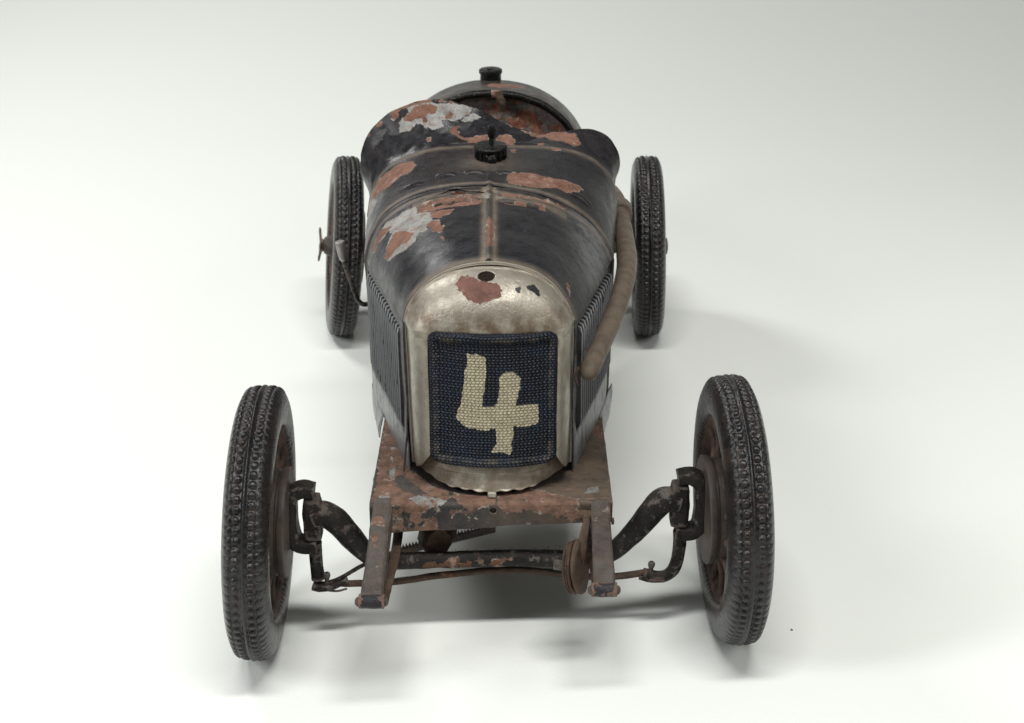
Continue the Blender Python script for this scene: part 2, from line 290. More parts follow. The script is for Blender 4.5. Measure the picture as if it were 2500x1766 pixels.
# ------------------------------------------------------------------ materials
class N:
    def __init__(s, name):
        s.m = bpy.data.materials.new(name); s.m.use_nodes = True; s.t = s.m.node_tree
        s.b = s.t.nodes['Principled BSDF']; s.tc = s.t.nodes.new('ShaderNodeTexCoord')
        mp = s.t.nodes.new('ShaderNodeMapping'); mp.inputs['Scale'].default_value = (100, 100, 100)
        s.t.links.new(s.tc.outputs['Object'], mp.inputs['Vector']); s.co = mp.outputs[0]
    def n(s, t, **k):
        nd = s.t.nodes.new(t)
        for a, b in k.items(): setattr(nd, a, b)
        return nd
    def put(s, sock, v):
        if isinstance(v, bpy.types.NodeSocket): s.t.links.new(v, sock)
        elif v is not None: sock.default_value = v if not isinstance(v, tuple) or len(v) != 3 or sock.type == 'VECTOR' else (*v, 1)
    def noise(s, scale, detail=4, rough=.55, dist=0, vec=None, off=0):
        nd = s.n('ShaderNodeTexNoise'); nd.inputs['Scale'].default_value = scale; nd.inputs['Detail'].default_value = detail
        nd.inputs['Roughness'].default_value = rough; nd.inputs['Distortion'].default_value = dist
        v = vec or s.co
        if off:
            m = s.n('ShaderNodeVectorMath', operation='ADD'); s.t.links.new(v, m.inputs[0]); m.inputs[1].default_value = (off, off*1.3, off*.7); v = m.outputs[0]
        s.t.links.new(v, nd.inputs['Vector']); return nd.outputs[0]
    def stretch(s, sx, sy, sz):
        m = s.n('ShaderNodeVectorMath', operation='MULTIPLY'); s.t.links.new(s.co, m.inputs[0]); m.inputs[1].default_value = (sx, sy, sz); return m.outputs[0]
    def math(s, op, a, b=0.0, c=None, clamp=False):
        m = s.n('ShaderNodeMath', operation=op); m.use_clamp = clamp
        s.put(m.inputs[0], a); s.put(m.inputs[1], b)
        if c is not None: s.put(m.inputs[2], c)
        return m.outputs[0]
    def ss(s, v, a, b):
        m = s.n('ShaderNodeMapRange', interpolation_type='SMOOTHSTEP'); s.put(m.inputs[0], v)
        m.inputs[1].default_value = a; m.inputs[2].default_value = b; return m.outputs[0]
    def mix(s, f, a, b):
        m = s.n('ShaderNodeMix', data_type='RGBA'); s.put(m.inputs[0], f); s.put(m.inputs[6], a); s.put(m.inputs[7], b); return m.outputs[2]
    def mixf(s, f, a, b):
        m = s.n('ShaderNodeMix', data_type='FLOAT'); s.put(m.inputs[0], f); s.put(m.inputs[2], a); s.put(m.inputs[3], b); return m.outputs[0]
    def attr(s, name):
        a = s.n('ShaderNodeAttribute', attribute_name=name); return a.outputs['Fac']
    def bump(s, h, dist, strength=1, prev=None):
        b = s.n('ShaderNodeBump'); b.inputs['Distance'].default_value = dist*S; b.inputs['Strength'].default_value = strength
        s.put(b.inputs['Height'], h)
        if prev: s.t.links.new(prev, b.inputs['Normal'])
        return b.outputs[0]
    def upness(s):
        g = s.n('ShaderNodeNewGeometry'); x = s.n('ShaderNodeSeparateXYZ'); s.t.links.new(g.outputs['Normal'], x.inputs[0]); return x.outputs[2]

RUST_A = (0.215, 0.115, 0.084); RUST_B = (0.14, 0.060, 0.038); ZINC = (0.34, 0.335, 0.315); DUSTC = (0.25, 0.20, 0.15)
def aged(name, paint, paint2=None, rough=.38, chips=.0, speck=.5, dust=.25, scuff=.3, rustmix=.35, bumpy=.02, metal=0.0, rust_a=RUST_A, rust_b=RUST_B, edge=.20, zinc=ZINC, scratch=.5, mott=.6, edgewear=.0, zchips=.0, spec=.2, brown=(0.075, 0.052, 0.036)):
    """old paint over primer and zinc: rust and bare attributes give the flaked places, noise the edge and the dirt"""
    s = N(name)
    big = s.noise(.45, 5, .6); mid = s.noise(2.2, 6, .62, off=3); fine = s.noise(6.5, 6, .7, off=7); grit = s.noise(15, 4, .65, off=1)
    edgen = s.math('ADD', s.math('MULTIPLY', s.math('SUBTRACT', s.noise(4.5, 9, .68, off=5), .5), edge*2), s.math('MULTIPLY', s.math('SUBTRACT', s.noise(1.4, 3, .5, off=2), .5), edge*1.6))
    rsd = s.math('ADD', s.math('SUBTRACT', s.attr('rust'), 1.0), edgen)
    bsd = s.math('ADD', s.math('SUBTRACT', s.attr('bare'), 1.0), edgen)
    rmask = s.ss(rsd, -.006, .012); bmask = s.ss(bsd, -.006, .012)
    if chips > 0:       # random flaked spots
        cn = s.noise(1.15, 8, .58, off=11)
        ch = s.ss(cn, .80-chips*.35, .805-chips*.35)
        rmask = s.math('MAXIMUM', rmask, ch)
    sp = s.ss(s.noise(4.6, 5, .7, off=13), .77-speck*.06, .775-speck*.06)
    rmask = s.math('MAXIMUM', rmask, sp)
    if edgewear > 0:    # paint rubbed off on convex edges
        g = s.n('ShaderNodeNewGeometry')
        pw = s.math('ADD', g.outputs['Pointiness'], s.math('MULTIPLY', s.math('SUBTRACT', s.noise(2.8, 6, .7, off=51), .62), .16))
        rmask = s.math('MAXIMUM', rmask, s.math('MULTIPLY', s.ss(pw, .515, .525), edgewear))
    if zchips > 0:      # small flakes down to the zinc
        bmask = s.math('MAXIMUM', bmask, s.ss(s.noise(1.7, 8, .62, off=61), .74-zchips*.2, .745-zchips*.2))
    loss = s.math('MAXIMUM', rmask, bmask)
    # paint
    pc = s.mix(s.ss(mid, .3, .75), paint, paint2 or tuple(k*1.9+.006 for k in paint))
    sf = s.math('MULTIPLY', s.attr('scuff_sheen'), s.ss(s.noise(2.6, 6, .65, vec=s.stretch(1, 1, .4), off=44), .30, .62), clamp=True)  # grey for scuffed paint and for sheen put into the colour
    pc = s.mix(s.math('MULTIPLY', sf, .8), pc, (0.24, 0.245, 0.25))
    pc = s.mix(s.math('MULTIPLY', s.attr('brown'), s.ss(s.noise(1.9, 8, .7, off=71), .28, .66), clamp=True), pc, brown)
    st = s.noise(5, 4, .6, vec=s.stretch(.5, 2.6, 1.2), off=4)
    pc = s.mix(s.math('MULTIPLY', s.ss(st, .45, .8), scuff), pc, (0.22, 0.215, 0.21))
    # fine light scratches
    w = s.noise(1.2, 2, .5, vec=s.stretch(3, 14, 5), dist=1.5, off=21)
    scr = s.math('LESS_THAN', s.math('ABSOLUTE', s.math('SUBTRACT', w, .5)), .004)
    pc = s.mix(s.math('MULTIPLY', scr, scratch*.45), pc, (0.30, 0.28, 0.25))
    dots = s.ss(s.noise(9, 2, .5, off=31), .765, .79)
    pc = s.mix(s.math('MULTIPLY', dots, .6), pc, (0.42, 0.38, 0.32))
    # dust and grime, thicker where the dust attribute says
    dn = s.math('ADD', s.math('MULTIPLY', s.ss(big, .35, .75), dust), s.math('MULTIPLY', s.math('MULTIPLY', s.attr('dust'), s.mixf(mid, .1, 1.5)), .8))
    dn = s.math('MULTIPLY', dn, s.ss(s.upness(), -.6, .7))
    dn = s.math('MULTIPLY', dn, s.mixf(fine, .4, 1.25), clamp=True)
    # rust / primer
    rc = s.mix(s.ss(s.noise(1.7, 7, .68, off=15), .5-rustmix*.28, .85-rustmix*.3), rust_a, rust_b)
    rc = s.mix(s.math('MULTIPLY', s.ss(s.noise(2.6, 7, .75, off=37), .47, .62), mott), rc, (0.085, 0.052, 0.040))
    rc = s.mix(s.math('MULTIPLY', s.ss(s.noise(1.9, 7, .7, off=41), .56, .66), mott), rc, (0.36, 0.27, 0.22))
    rc = s.mix(s.math('MULTIPLY', s.ss(fine, .60, .70), .6), rc, (0.38, 0.17, 0.07))
    rc = s.mix(s.math('MULTIPLY', s.ss(grit, .62, .75), .35), rc, (0.10, 0.05, 0.035))
    zc = s.mix(s.ss(mid, .35, .7), zinc, tuple(k*.55 for k in zinc))
    zc = s.mix(s.math('MULTIPLY', s.ss(s.noise(3.4, 7, .7, off=19), .53, .62), .75), zc, (0.24, 0.115, 0.07))
    zc = s.mix(s.ss(fine, .60, .68), zc, RUST_A)
    under = s.mix(rmask, zc, rc)
    soot = s.ss(s.math('ADD', s.math('SUBTRACT', s.attr('soot'), 1.0), s.math('MULTIPLY', edgen, 1.3)), -.01, .02)
    pc = s.mix(soot, pc, (0.02, 0.022, 0.025))
    # pale broken edge of the paint layer
    rim = s.math('MULTIPLY', s.ss(s.math('MAXIMUM', rsd, bsd), -.030, -.010), s.math('SUBTRACT', 1.0, loss))
    pc = s.mix(s.math('MULTIPLY', dn, .85), pc, DUSTC)
    pc = s.mix(s.math('MULTIPLY', s.math('MULTIPLY', rim, s.ss(mid, .50, .60)), .9), pc, (0.55, 0.46, 0.37))
    under = s.mix(s.math('MULTIPLY', dn, .35), under, DUSTC)
    s.put(s.b.inputs['Base Color'], s.mix(loss, pc, under))
    r = s.mixf(s.ss(mid, .3, .7), rough, rough+.17)
    r = s.mixf(dn, r, .85)
    r = s.mixf(loss, r, s.mixf(rmask, .5, .82))
    s.b.inputs['Specular IOR Level'].default_value = spec
    s.put(s.b.inputs['Roughness'], r)
    s.put(s.b.inputs['Metallic'], s.math('MAXIMUM', s.math('MULTIPLY', s.math('MULTIPLY', bmask, s.math('SUBTRACT', 1.0, rmask)), .45), metal))
    b = s.bump(s.math('SUBTRACT', 1.0, s.ss(s.math('MAXIMUM', rsd, bsd), -.015, .015)), .035)
    b = s.bump(s.math('ADD', s.math('MULTIPLY', mid, 1.0), s.math('MULTIPLY', fine, .45)), bumpy*2, prev=b)
    b = s.bump(s.math('MULTIPLY', grit, s.mixf(loss, .12, 1.0)), .05, prev=b)
    s.put(s.b.inputs['Normal'], b)
    return s.m

M_hood = aged('black_blue_paint', (0.006, 0.006, 0.0085), (0.018, 0.0175, 0.022), rough=.20, speck=.6, dust=.05, scuff=.06, spec=.17, bumpy=.007)
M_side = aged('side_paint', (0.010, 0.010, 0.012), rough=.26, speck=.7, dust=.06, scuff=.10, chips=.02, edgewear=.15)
M_shell = aged('cream_shell_paint', (0.40, 0.37, 0.31), (0.30, 0.27, 0.215), rough=.30, speck=.3, dust=.06, scuff=.05, scratch=.3, mott=.5, metal=.5, spec=.5, brown=(0.13, 0.088, 0.055), bumpy=.02, rust_a=(0.23, 0.115, 0.092), rust_b=(0.14, 0.065, 0.05))
M_chassis = aged('chassis_paint', (0.009, 0.009, 0.013), (0.022, 0.020, 0.024), rough=.30, chips=.32, speck=1.8, dust=.16, scuff=.04, bumpy=.035, rust_a=(0.205, 0.118, 0.083), rust_b=(0.10, 0.052, 0.035), mott=.8, edgewear=.9, zchips=.35)
M_rusty = aged('rusty_iron', (0.045, 0.030, 0.022), (0.10, 0.06, 0.04), rough=.55, chips=.45, speck=1.5, dust=.3, bumpy=.09, scuff=0, rust_a=(0.19, 0.085, 0.05), rust_b=(0.075, 0.035, 0.022), scratch=0)
M_iron = aged('dark_cast_iron', (0.006, 0.0055, 0.005), (0.017, 0.014, 0.011), rough=.28, chips=.05, speck=1.3, dust=.14, edgewear=.4, mott=.7, rust_a=(0.135, 0.07, 0.042), bumpy=.06, scratch=.1, scuff=.0)
M_exhaust = aged('exhaust_brown', (0.135, 0.105, 0.077), (0.080, 0.062, 0.046), rough=.36, speck=1.4, dust=.12, bumpy=.03, scratch=.25, scuff=0, chips=.22, rust_a=(0.185, 0.095, 0.055), mott=.8)
M_black = aged('black_enamel', (0.003, 0.003, 0.003), (0.007, 0.007, 0.005), rough=.13, speck=.0, dust=.04, scuff=.03, bumpy=.03, scratch=.1)
M_inner = aged('rusty_cockpit', (0.20, 0.145, 0.125), (0.07, 0.065, 0.065), rough=.5, chips=.85, speck=1.4, dust=.2, bumpy=.05, mott=1.0, zchips=.5, rust_a=(0.26, 0.10, 0.06), rust_b=(0.10, 0.035, 0.025))

def rubber():
    s = N('old_rubber')
    mid = s.noise(1.6, 6, .6); fine = s.noise(7, 5, .65, off=4); grit = s.noise(16, 3, .6, off=8)
    c = s.mix(s.ss(mid, .3, .7), (0.0055, 0.0055, 0.006), (0.014, 0.013, 0.0135))
    d = s.math('MULTIPLY', s.attr('dust'), s.ss(s.noise(.8, 6, .65, off=2), .38, .62))
    c = s.mix(s.math('MULTIPLY', d, .8, clamp=True), c, (0.055, 0.032, 0.021))
    s.b.inputs['Specular IOR Level'].default_value = .42
    c = s.mix(s.math('MULTIPLY', s.ss(s.noise(16, 2, .5, off=31), .76, .80), .5), c, (0.35, 0.28, 0.22))
    s.put(s.b.inputs['Base Color'], c)
    s.put(s.b.inputs['Roughness'], s.mixf(mid, .20, .36))
    b = s.bump(mid, .06); b = s.bump(fine, .02, prev=b); b = s.bump(grit, .008, prev=b)
    s.put(s.b.inputs['Normal'], b); return s.m
M_rubber = rubber()

def wheel_mat():
    s = N('dusty_brown_wheel')
    mid = s.noise(1.3, 7, .65); fine = s.noise(12, 4, .6, off=4)
    c = s.mix(s.ss(mid, .35, .62), (0.030, 0.021, 0.017), (0.105, 0.058, 0.038))
    c = s.mix(s.ss(s.noise(2.4, 6, .7, off=9), .6, .72), c, (0.17, 0.085, 0.05))
    s.put(s.b.inputs['Base Color'], c); s.put(s.b.inputs['Roughness'], s.mixf(fine, .62, .9))
    b = s.bump(mid, .06); b = s.bump(fine, .03, prev=b); s.put(s.b.inputs['Normal'], b); return s.m
M_wheel = wheel_mat()
def drum_mat():
    s = N('brown_drum_face')
    mid = s.noise(.9, 7, .65); fine = s.noise(14, 4, .6, off=4)
    c = s.mix(s.ss(mid, .3, .7), (0.035, 0.028, 0.024), (0.085, 0.062, 0.050))
    c = s.mix(s.math('MULTIPLY', s.ss(fine, .55, .7), .3), c, (0.16, 0.12, 0.095))
    s.put(s.b.inputs['Base Color'], c); s.put(s.b.inputs['Roughness'], s.mixf(mid, .42, .65))
    s.put(s.b.inputs['Normal'], s.bump(fine, .012)); return s.m
M_drum = drum_mat()

def mesh_mat():
    s = N('painted_wire_gauze')
    mark = s.math('ADD', s.math('SUBTRACT', s.attr('mark'), 1.0), s.math('MULTIPLY', s.math('SUBTRACT', s.noise(3.2, 4, .6), .5), .22))
    mk = s.ss(mark, -.008, .008)
    gap = s.attr('gap'); mid = s.noise(1.1, 5, .6, off=3); fine = s.noise(9, 4, .6, off=6)
    navy = s.mix(s.ss(mid, .38, .68), (0.0025, 0.0035, 0.008), (0.003, 0.009, 0.022))
    navy = s.mix(s.math('MULTIPLY', s.ss(s.noise(6, 4, .7, off=12), .66, .72), s.attr('dust')), navy, (0.34, 0.28, 0.20))
    cream = s.mix(s.ss(fine, .35, .7), (0.42, 0.375, 0.265), (0.27, 0.235, 0.16))
    c = s.mix(mk, navy, cream)
    c = s.mix(s.math('MULTIPLY', s.attr('dust'), s.math('MULTIPLY', s.ss(s.noise(1.6, 5, .6, off=8), .4, .65), .5)), c, (0.12, 0.095, 0.06))
    s.b.inputs['Specular IOR Level'].default_value = .3
    hole = s.math('MULTIPLY', s.ss(gap, .45, .75), s.mixf(mk, s.ss(s.noise(1.5, 3, .5, off=17), .40, .52), s.ss(s.noise(4.2, 2, .5, off=23), .70, .73)))
    c = s.mix(hole, c, (0.004, 0.004, 0.004))  # darkness of the openings painted on; the gauze is not pierced
    s.put(s.b.inputs['Base Color'], c)
    s.put(s.b.inputs['Roughness'], s.mixf(mk, .36, .5))
    b = s.bump(fine, .02); s.put(s.b.inputs['Normal'], b); return s.m
M_mesh = mesh_mat()

def paper():
    s = N('white_paper')
    n = s.noise(6, 4, .6); big = s.noise(.03, 2, .5, off=2)
    s.put(s.b.inputs['Base Color'], s.mix(big, (0.79, 0.81, 0.765), (0.81, 0.825, 0.785)))
    s.put(s.b.inputs['Roughness'], .75); s.b.inputs['Specular IOR Level'].default_value = .3
    s.put(s.b.inputs['Normal'], s.bump(n, .01)); return s.m
M_paper = paper()
def plain(name, c, r, metal=0.0):
    s = N(name); n = s.noise(8, 4, .6); s.put(s.b.inputs['Base Color'], s.mix(n, c, tuple(k*.5 for k in c)))
    s.b.inputs['Roughness'].default_value = r; s.b.inputs['Metallic'].default_value = metal
    s.put(s.b.inputs['Normal'], s.bump(n, .02)); return s.m
M_steel = plain('worn_steel', (0.35, 0.33, 0.31), .38, .8)
M_fluff = plain('dust_fibre', (0.05, 0.04, 0.032), .9)

# ------------------------------------------------------------------ setting: seamless paper sweep
prof = [(-160, 0), (0, 0), (58, 0)]
for k in range(1, 13):
    a = math.radians(56*k/12); prof.append((58+130*math.sin(a), 130*(1-math.cos(a))))
lx, lz = prof[-1]; prof.append((lx+150*math.cos(math.radians(56)), lz+150*math.sin(math.radians(56))))
P = np.array([[(x, y, z) for x in np.linspace(-200, 200, 9)] for y, z in prof])
o = MB().grid(P, flip=True).build('backdrop_floor', M_paper, fix=False)
o['kind'] = 'structure'; o['label'] = 'seamless white paper sweep under and behind the toy car'

# ------------------------------------------------------------------ the toy car
car = bpy.data.objects.new('toy_racing_car', None); col.objects.link(car)
car['label'] = 'old black and rust tinplate toy racing car with a cream radiator and number 4'
car['category'] = 'toy car'

# cross sections of the bonnet and cowl (x, z), measured left to right
SEC_A = [(-3.75, 11.38), (-3.58, 11.97), (-3.10, 12.63), (-2.45, 13.12), (-1.72, 13.42), (-0.83, 13.55), (0.02, 13.45), (0.78, 13.2), (1.4, 12.75), (1.86, 12.1), (2.16, 11.38)]
SEC_B = [(-5.70, 11.33), (-5.46, 12.13), (-4.94, 12.97), (-4.17, 13.56), (-3.24, 13.92), (-2.31, 14.09), (-0.92, 14.14), (0.2, 13.98), (1.08, 13.78), (2.01, 13.38), (2.76, 12.88), (3.30, 12.34), (3.72, 11.79), (3.92, 11.33)]
SEC_C = [(-6.05, 11.33), (-5.85, 12.4), (-5.34, 13.22), (-4.75, 13.68), (-4.06, 13.97), (-3.26, 14.18), (-2.4, 14.28), (-1.0, 14.32), (0.4, 14.32), (1.4, 14.28), (2.11, 14.20), (2.83, 14.02), (3.50, 13.67), (4.02, 13.1), (4.3, 12.3), (4.38, 11.33)]
YA, YB, YC = 2.2, 9.2, 14.4
NU = 460
A_ = spline(SEC_A, NU); B_ = spline(SEC_B, NU); C_ = spline(SEC_C, NU)
def ctr(y): return -0.79-0.012*(y-2)

def bump_line(d, w, h): return h*np.exp(-(d/w)**2)

# bonnet
NV = 300
t = np.linspace(0, 1, NV)[:, None, None]
xz = A_[None]*(1-t)+B_[None]*t
yy = YA+(YB-YA)*t[..., 0]+0*xz[..., 0]
G = np.stack([xz[..., 0], yy, xz[..., 1]], -1)
cx0 = np.array([ctr(y) for y in yy[:, 0]])[:, None]
wbulge = np.sin(np.pi*t[..., 0])
G[..., 0] = cx0+(G[..., 0]-cx0)*(1+.018*wbulge); G[..., 2] += .07*wbulge*np.clip((G[..., 2]-11.4)/2, 0, 1)
def normals(G):
    du = np.gradient(G, axis=1); dv = np.gradient(G, axis=0)
    n = np.cross(du, dv); n /= np.linalg.norm(n, axis=-1)[..., None]+1e-12
    return n
nn = normals(G)
if nn[NV//2, NU//2, 2] < 0: nn = -nn
x, y, z = G[..., 0], G[..., 1], G[..., 2]
h = bump_line(x-cx0, .09, .085)+bump_line(x-cx0, .035, .03)                    # hinge ridge
h += bump_line(y-8.95, .10, .07)                                              # raised band before the strap
fl = fbm(np.stack([x, y, z], -1).reshape(-1, 3)*.55, 3, 3).reshape(x.shape)
h += .03*fl
def ripple(x0, x1, yc, w, hh, ph):
    m = np.clip((x-x0)/.4, 0, 1)*np.clip((x1-x)/.4, 0, 1)
    yw = yc+.04*np.sin(x*3+ph)-.035*((x-cx0)/2)**2
    return m*(bump_line(y-yw, w, hh*1.6)-bump_line(y-yw+w*1.3, w*.8, hh*1.7))
for k, (yc, l0, r1) in enumerate(((8.42, 2.55, 2.3), (8.08, 2.75, 2.6), (7.78, 2.3, 2.3))):
    h += ripple(ctr(8)-l0, ctr(8)-.28, yc, .085, .07, k)+ripple(ctr(8)+.28, ctr(8)+r1, yc-.03, .085, .06, k+2)
h -= bump_line(np.hypot((x+3.9), (y-6.4)), .9, .05)+bump_line(np.hypot((x-1.2)*.5, (y-5.0)), .8, .05)
slots = np.exp(-((y-8.1)/.38)**2)*(np.abs(x-cx0) < 2.9)*(np.abs(x-cx0) > .25)
dust_h = .95*np.exp(-((np.abs(x-cx0)-.17)/.12)**2)+.9*np.exp(-((y-8.7)/.15)**2)+.85*np.exp(-((y-2.3)/.22)**2)+.9*slots+.05*np.exp(-((x-2.7)/.9)**2)+.05*np.exp(-((x-cx0)/.5)**2)
G = G+nn*h[..., None]
def slot(c):
    d = (c[0]+1.98)/.95; w = .24*math.sqrt(max(0, 1-d*d))*(1+.3*math.sin(c[0]*5))
    return not (abs(d) < 1 and abs(c[1]-(8.63-.03*d-.05*d*d)) < w)
hood = MB().grid(G).build('bonnet', M_hood, car, attrs={'dust': dust_h.ravel(), 'scuff_sheen': (.55*np.exp(-((x-3.0)/.8)**2)*np.clip((y-3)/3, 0, 1)+.25*np.exp(-((x+4.8)/.6)**2)).ravel()}, keep=slot, thick=.06, fix=False)
BONNET = G

# strap over the bonnet joint: two raised beads
def section_path(y, zcut=5.2, off=0.0, n=160):
    if y <= YB: u = (y-YA)/(YB-YA); X = A_*(1-u)+B_*u
    else: u = (y-YB)/(YC-YB); X = B_*(1-u)+C_*u
    c = np.array([ctr(y), 10.5]); v = X-c
    X = c+v*(1+off/np.linalg.norm(v, axis=1)[:, None])
    L, R = X[0], X[-1]
    P2 = np.vstack([[(L[0]+.35*(L[1]-zz)/5.8, zz) for zz in np.linspace(zcut, L[1]-.1, 20)], X[::6], [(R[0]-.1*(R[1]-zz)/5.8, zz) for zz in np.linspace(R[1]-.1, zcut, 20)]])
    return np.stack([P2[:, 0], np.full(len(P2), y), P2[:, 1]], 1)
def side_x(side, y, z):
    """x of the body side wall"""
    if side < 0:
        top = np.interp(y, [2.2, 9.2, 14.4, 21], [-3.75, -5.70, -6.05, -5.95]); bot = np.interp(y, [2.2, 7.0, 8.0, 9.2, 15, 21], [-3.68, -5.0, -5.33, -5.58, -5.8, -5.7])
    else:
        top = np.interp(y, [2.2, 9.2, 14.4, 21], [2.16, 3.92, 4.38, 4.25]); bot = np.interp(y, [2.2, 7.0, 8.0, 9.2, 15, 21], [2.20, 3.45, 3.68, 3.86, 4.1, 4.0])
    return bot+(top-bot)*np.clip((z-5.5)/5.85, -.2, 1)
def strap(y0, w, hh, name, dustv=.5):
    base = section_path(y0, 5.6); n = len(base)
    c = np.array([ctr(y0), y0, 10.5]); out = base-c; out[:, 1] = 0
    # outward direction: normal in the x-z plane
    tg = np.gradient(base, axis=0); nrm = np.stack([-tg[:, 2], 0*tg[:, 0], tg[:, 0]], 1); nrm /= np.linalg.norm(nrm, axis=1)[:, None]
    sec = [(-w/2-.05, -.03), (-w/2, .02), (-w/2+.05, hh), (-.06, hh*.55), (0, hh*.35), (.06, hh*.55), (w/2-.05, hh), (w/2, .02), (w/2+.05, -.03)]
    P = np.stack([base+nrm*b+np.array([0, a, 0]) for a, b in sec], 1)
    o = MB().grid(P).build(name, M_hood, car, attrs={'dust': np.full(P.shape[0]*P.shape[1], dustv)})
    return o
strap(9.2, .36, .075, 'bonnet_strap', .85)

# cowl between the strap and the cockpit
NV2 = 220
t = np.linspace(0, 1, NV2)[:, None, None]; xz = B_[None]*(1-t)+C_[None]*t
yy = YB+(YC-YB)*t[..., 0]+0*xz[..., 0]
G = np.stack([xz[..., 0], yy, xz[..., 1]], -1); nn = normals(G)
if nn[NV2//2, NU//2, 2] < 0: nn = -nn
x, y, z = G[..., 0], G[..., 1], G[..., 2]; cx0 = np.array([ctr(v) for v in yy[:, 0]])[:, None]
h = .035*fbm(np.stack([x, y, z], -1).reshape(-1, 3)*.5, 8, 3).reshape(x.shape)
h += bump_line(x-cx0, .11, .05)*np.clip((11.2-y)/.5, 0, 1)
for xc, wd in ((-3.9, .45), (-2.6, .4), (-1.5, .4), (-.2, .38), (.7, .4), (1.7, .5), (2.6, .45)):       # pressed cooling slots
    yc = 10.95-.05*((xc-ctr(11))/1.6)**2-(.35 if xc < -3 else 0)-(.3 if xc > 2 else 0)
    m = np.clip(1-((x-xc)/wd)**2, 0, 1)**.5
    h += m*(bump_line(y-yc, .13, .11)-bump_line(y-yc+.17, .05, .10))
dust_c = .04+.8*np.exp(-((y-14.35)/.2)**2)+.8*np.exp(-((y-9.45)/.14)**2)+.9*np.exp(-(np.hypot(x-ctr(12.6), y-12.3)/1.0)**2)+.35*np.exp(-((y-9.5)/.2)**2)
G = G+nn*h[..., None]
cowl = MB().grid(G).build('cowl', M_hood, car, attrs={'dust': dust_c.ravel()*.9}, thick=.06, fix=False)

# flared scuttle with a crumpled lip
LIP = [(-5.95, 11.6), (-6.25, 12.3), (-6.43, 12.78), (-6.41, 13.26), (-6.34, 13.76), (-6.18, 14.25), (-5.92, 14.64), (-5.5, 15.05), (-5.09, 15.38), (-4.53, 15.63), (-3.99, 15.82), (-3.44, 15.89), (-2.9, 15.89), (-2.37, 15.77), (-1.83, 15.60), (-1.4, 15.48), (-1.0, 15.23), (-0.6, 14.93), (-0.1, 14.70), (0.53, 14.59), (1.07, 14.50), (1.8, 14.48), (2.53, 14.52), (3.07, 14.57), (3.62, 14.5), (4.1, 14.24), (4.4, 13.79), (4.52, 13.35), (4.50, 12.9), (4.40, 12.3), (4.34, 11.6)]
NT, NR = 360, 90
Lp = spline(LIP, NT); i0 = np.linspace(0, NU-1, NT).astype(int); Bp = C_[i0]
# match the two curves by angle about the middle
ca = np.array([ctr(15), 11.0])
def ang(p): return np.arctan2(p[:, 1]-ca[1], p[:, 0]-ca[0])
aa = np.linspace(max(ang(Lp[:1])[0], 0) , 0, 2)
aL, aB = ang(Lp)[::-1], ang(C_)[::-1]
aL = np.maximum.accumulate(aL+np.arange(NT)*1e-7); aB = np.maximum.accumulate(aB+np.arange(NU)*1e-7)
tt = np.linspace(np.pi-.06, .06, NT)
Lq = np.stack([np.interp(tt, aL, Lp[::-1, k]) for k in (0, 1)], 1)
Bq = np.stack([np.interp(tt, aB, C_[::-1, k]) for k in (0, 1)], 1)
r = np.linspace(0, 1, NR)[:, None, None]
sh = r**1.7
X = Bq[None]*(1-sh)+Lq[None]*sh
Y = 14.38+1.8*r[..., 0]*np.ones((1, NT))
G = np.stack([X[..., 0], Y, X[..., 1]], -1); nn = normals(G)
if nn[10, NT//2, 2] < 0: nn = -nn
x, y, z = G[..., 0], G[..., 1], G[..., 2]
crum = .06*fbm(np.stack([x, y, z], -1).reshape(-1, 3)*.9, 13, 3).reshape(x.shape)
crum += -bump_line((x-.2)-(y-15)*.9, .35, .16)*np.clip((y-14.6), 0, 1)+bump_line((x+1.2)-(y-15)*.8, .3, .08)*np.clip((y-14.6), 0, 1)
crum += bump_line(y-14.75, .09, .07)*np.clip((x+2.9)/.4, 0, 1)*np.clip((1.2-x)/.4, 0, 1)
G = G+nn*(crum*np.clip(r[..., 0]*4, 0, 1))[..., None]
G[:1] -= nn[:1]*.02
dust_s = .03+.85*np.exp(-((y-14.38)/.12)**2)
scut = MB().grid(G).build('scuttle', M_hood, car, attrs={'dust': dust_s.ravel()}, thick=.07, fix=False)

# filler cap with its lever
cc = (ctr(12.8)+.06, 12.75, 14.25)
m = MB().lathe([(.05, -.1), (.57, -.1), (.58, .42), (.66, .47), (.68, .56), (.64, .62), (.5, .65), (.12, .66), (.02, .66)], cc, (0, -.05, 1), 48)
m.rough(.008, 4)
fc = m.build('filler_cap', M_black, car)
m = MB()
for k in range(8):
    a = math.radians(-90+(k-3.5)*26)
    m.box((cc[0]+.60*math.cos(a), cc[1]+.60*math.sin(a), cc[2]+.26), (.11, .11, .36), .03)
m.lathe([(.02, 0), (.17, 0), (.19, .1), (.11, .16), (.02, .16)], (cc[0]+.06, cc[1]-.58, cc[2]+.18), (0, -1, 0), 16)
m.rough(.015, 5).build('cap_ridge', M_black, fc)
m = MB().tube([(cc[0]+.03, cc[1], cc[2]+.6), (cc[0]+.03, cc[1]+.02, cc[2]+.9)], .10, 12)
o = m.build('lever_stem', M_black, fc)
pad = MB().lathe([(.02, 0), (.09, .02), (.15, .16), (.19, .34), (.17, .5), (.1, .56), (.02, .57)], (0, 0, 0), (0, 0, 1), 20)
V = pad.V(); V[:, 1] *= .45; pad.v = [V+np.array([cc[0]+.03, cc[1]+.02, cc[2]+.86])]
pad.build('lever', M_black, fc)

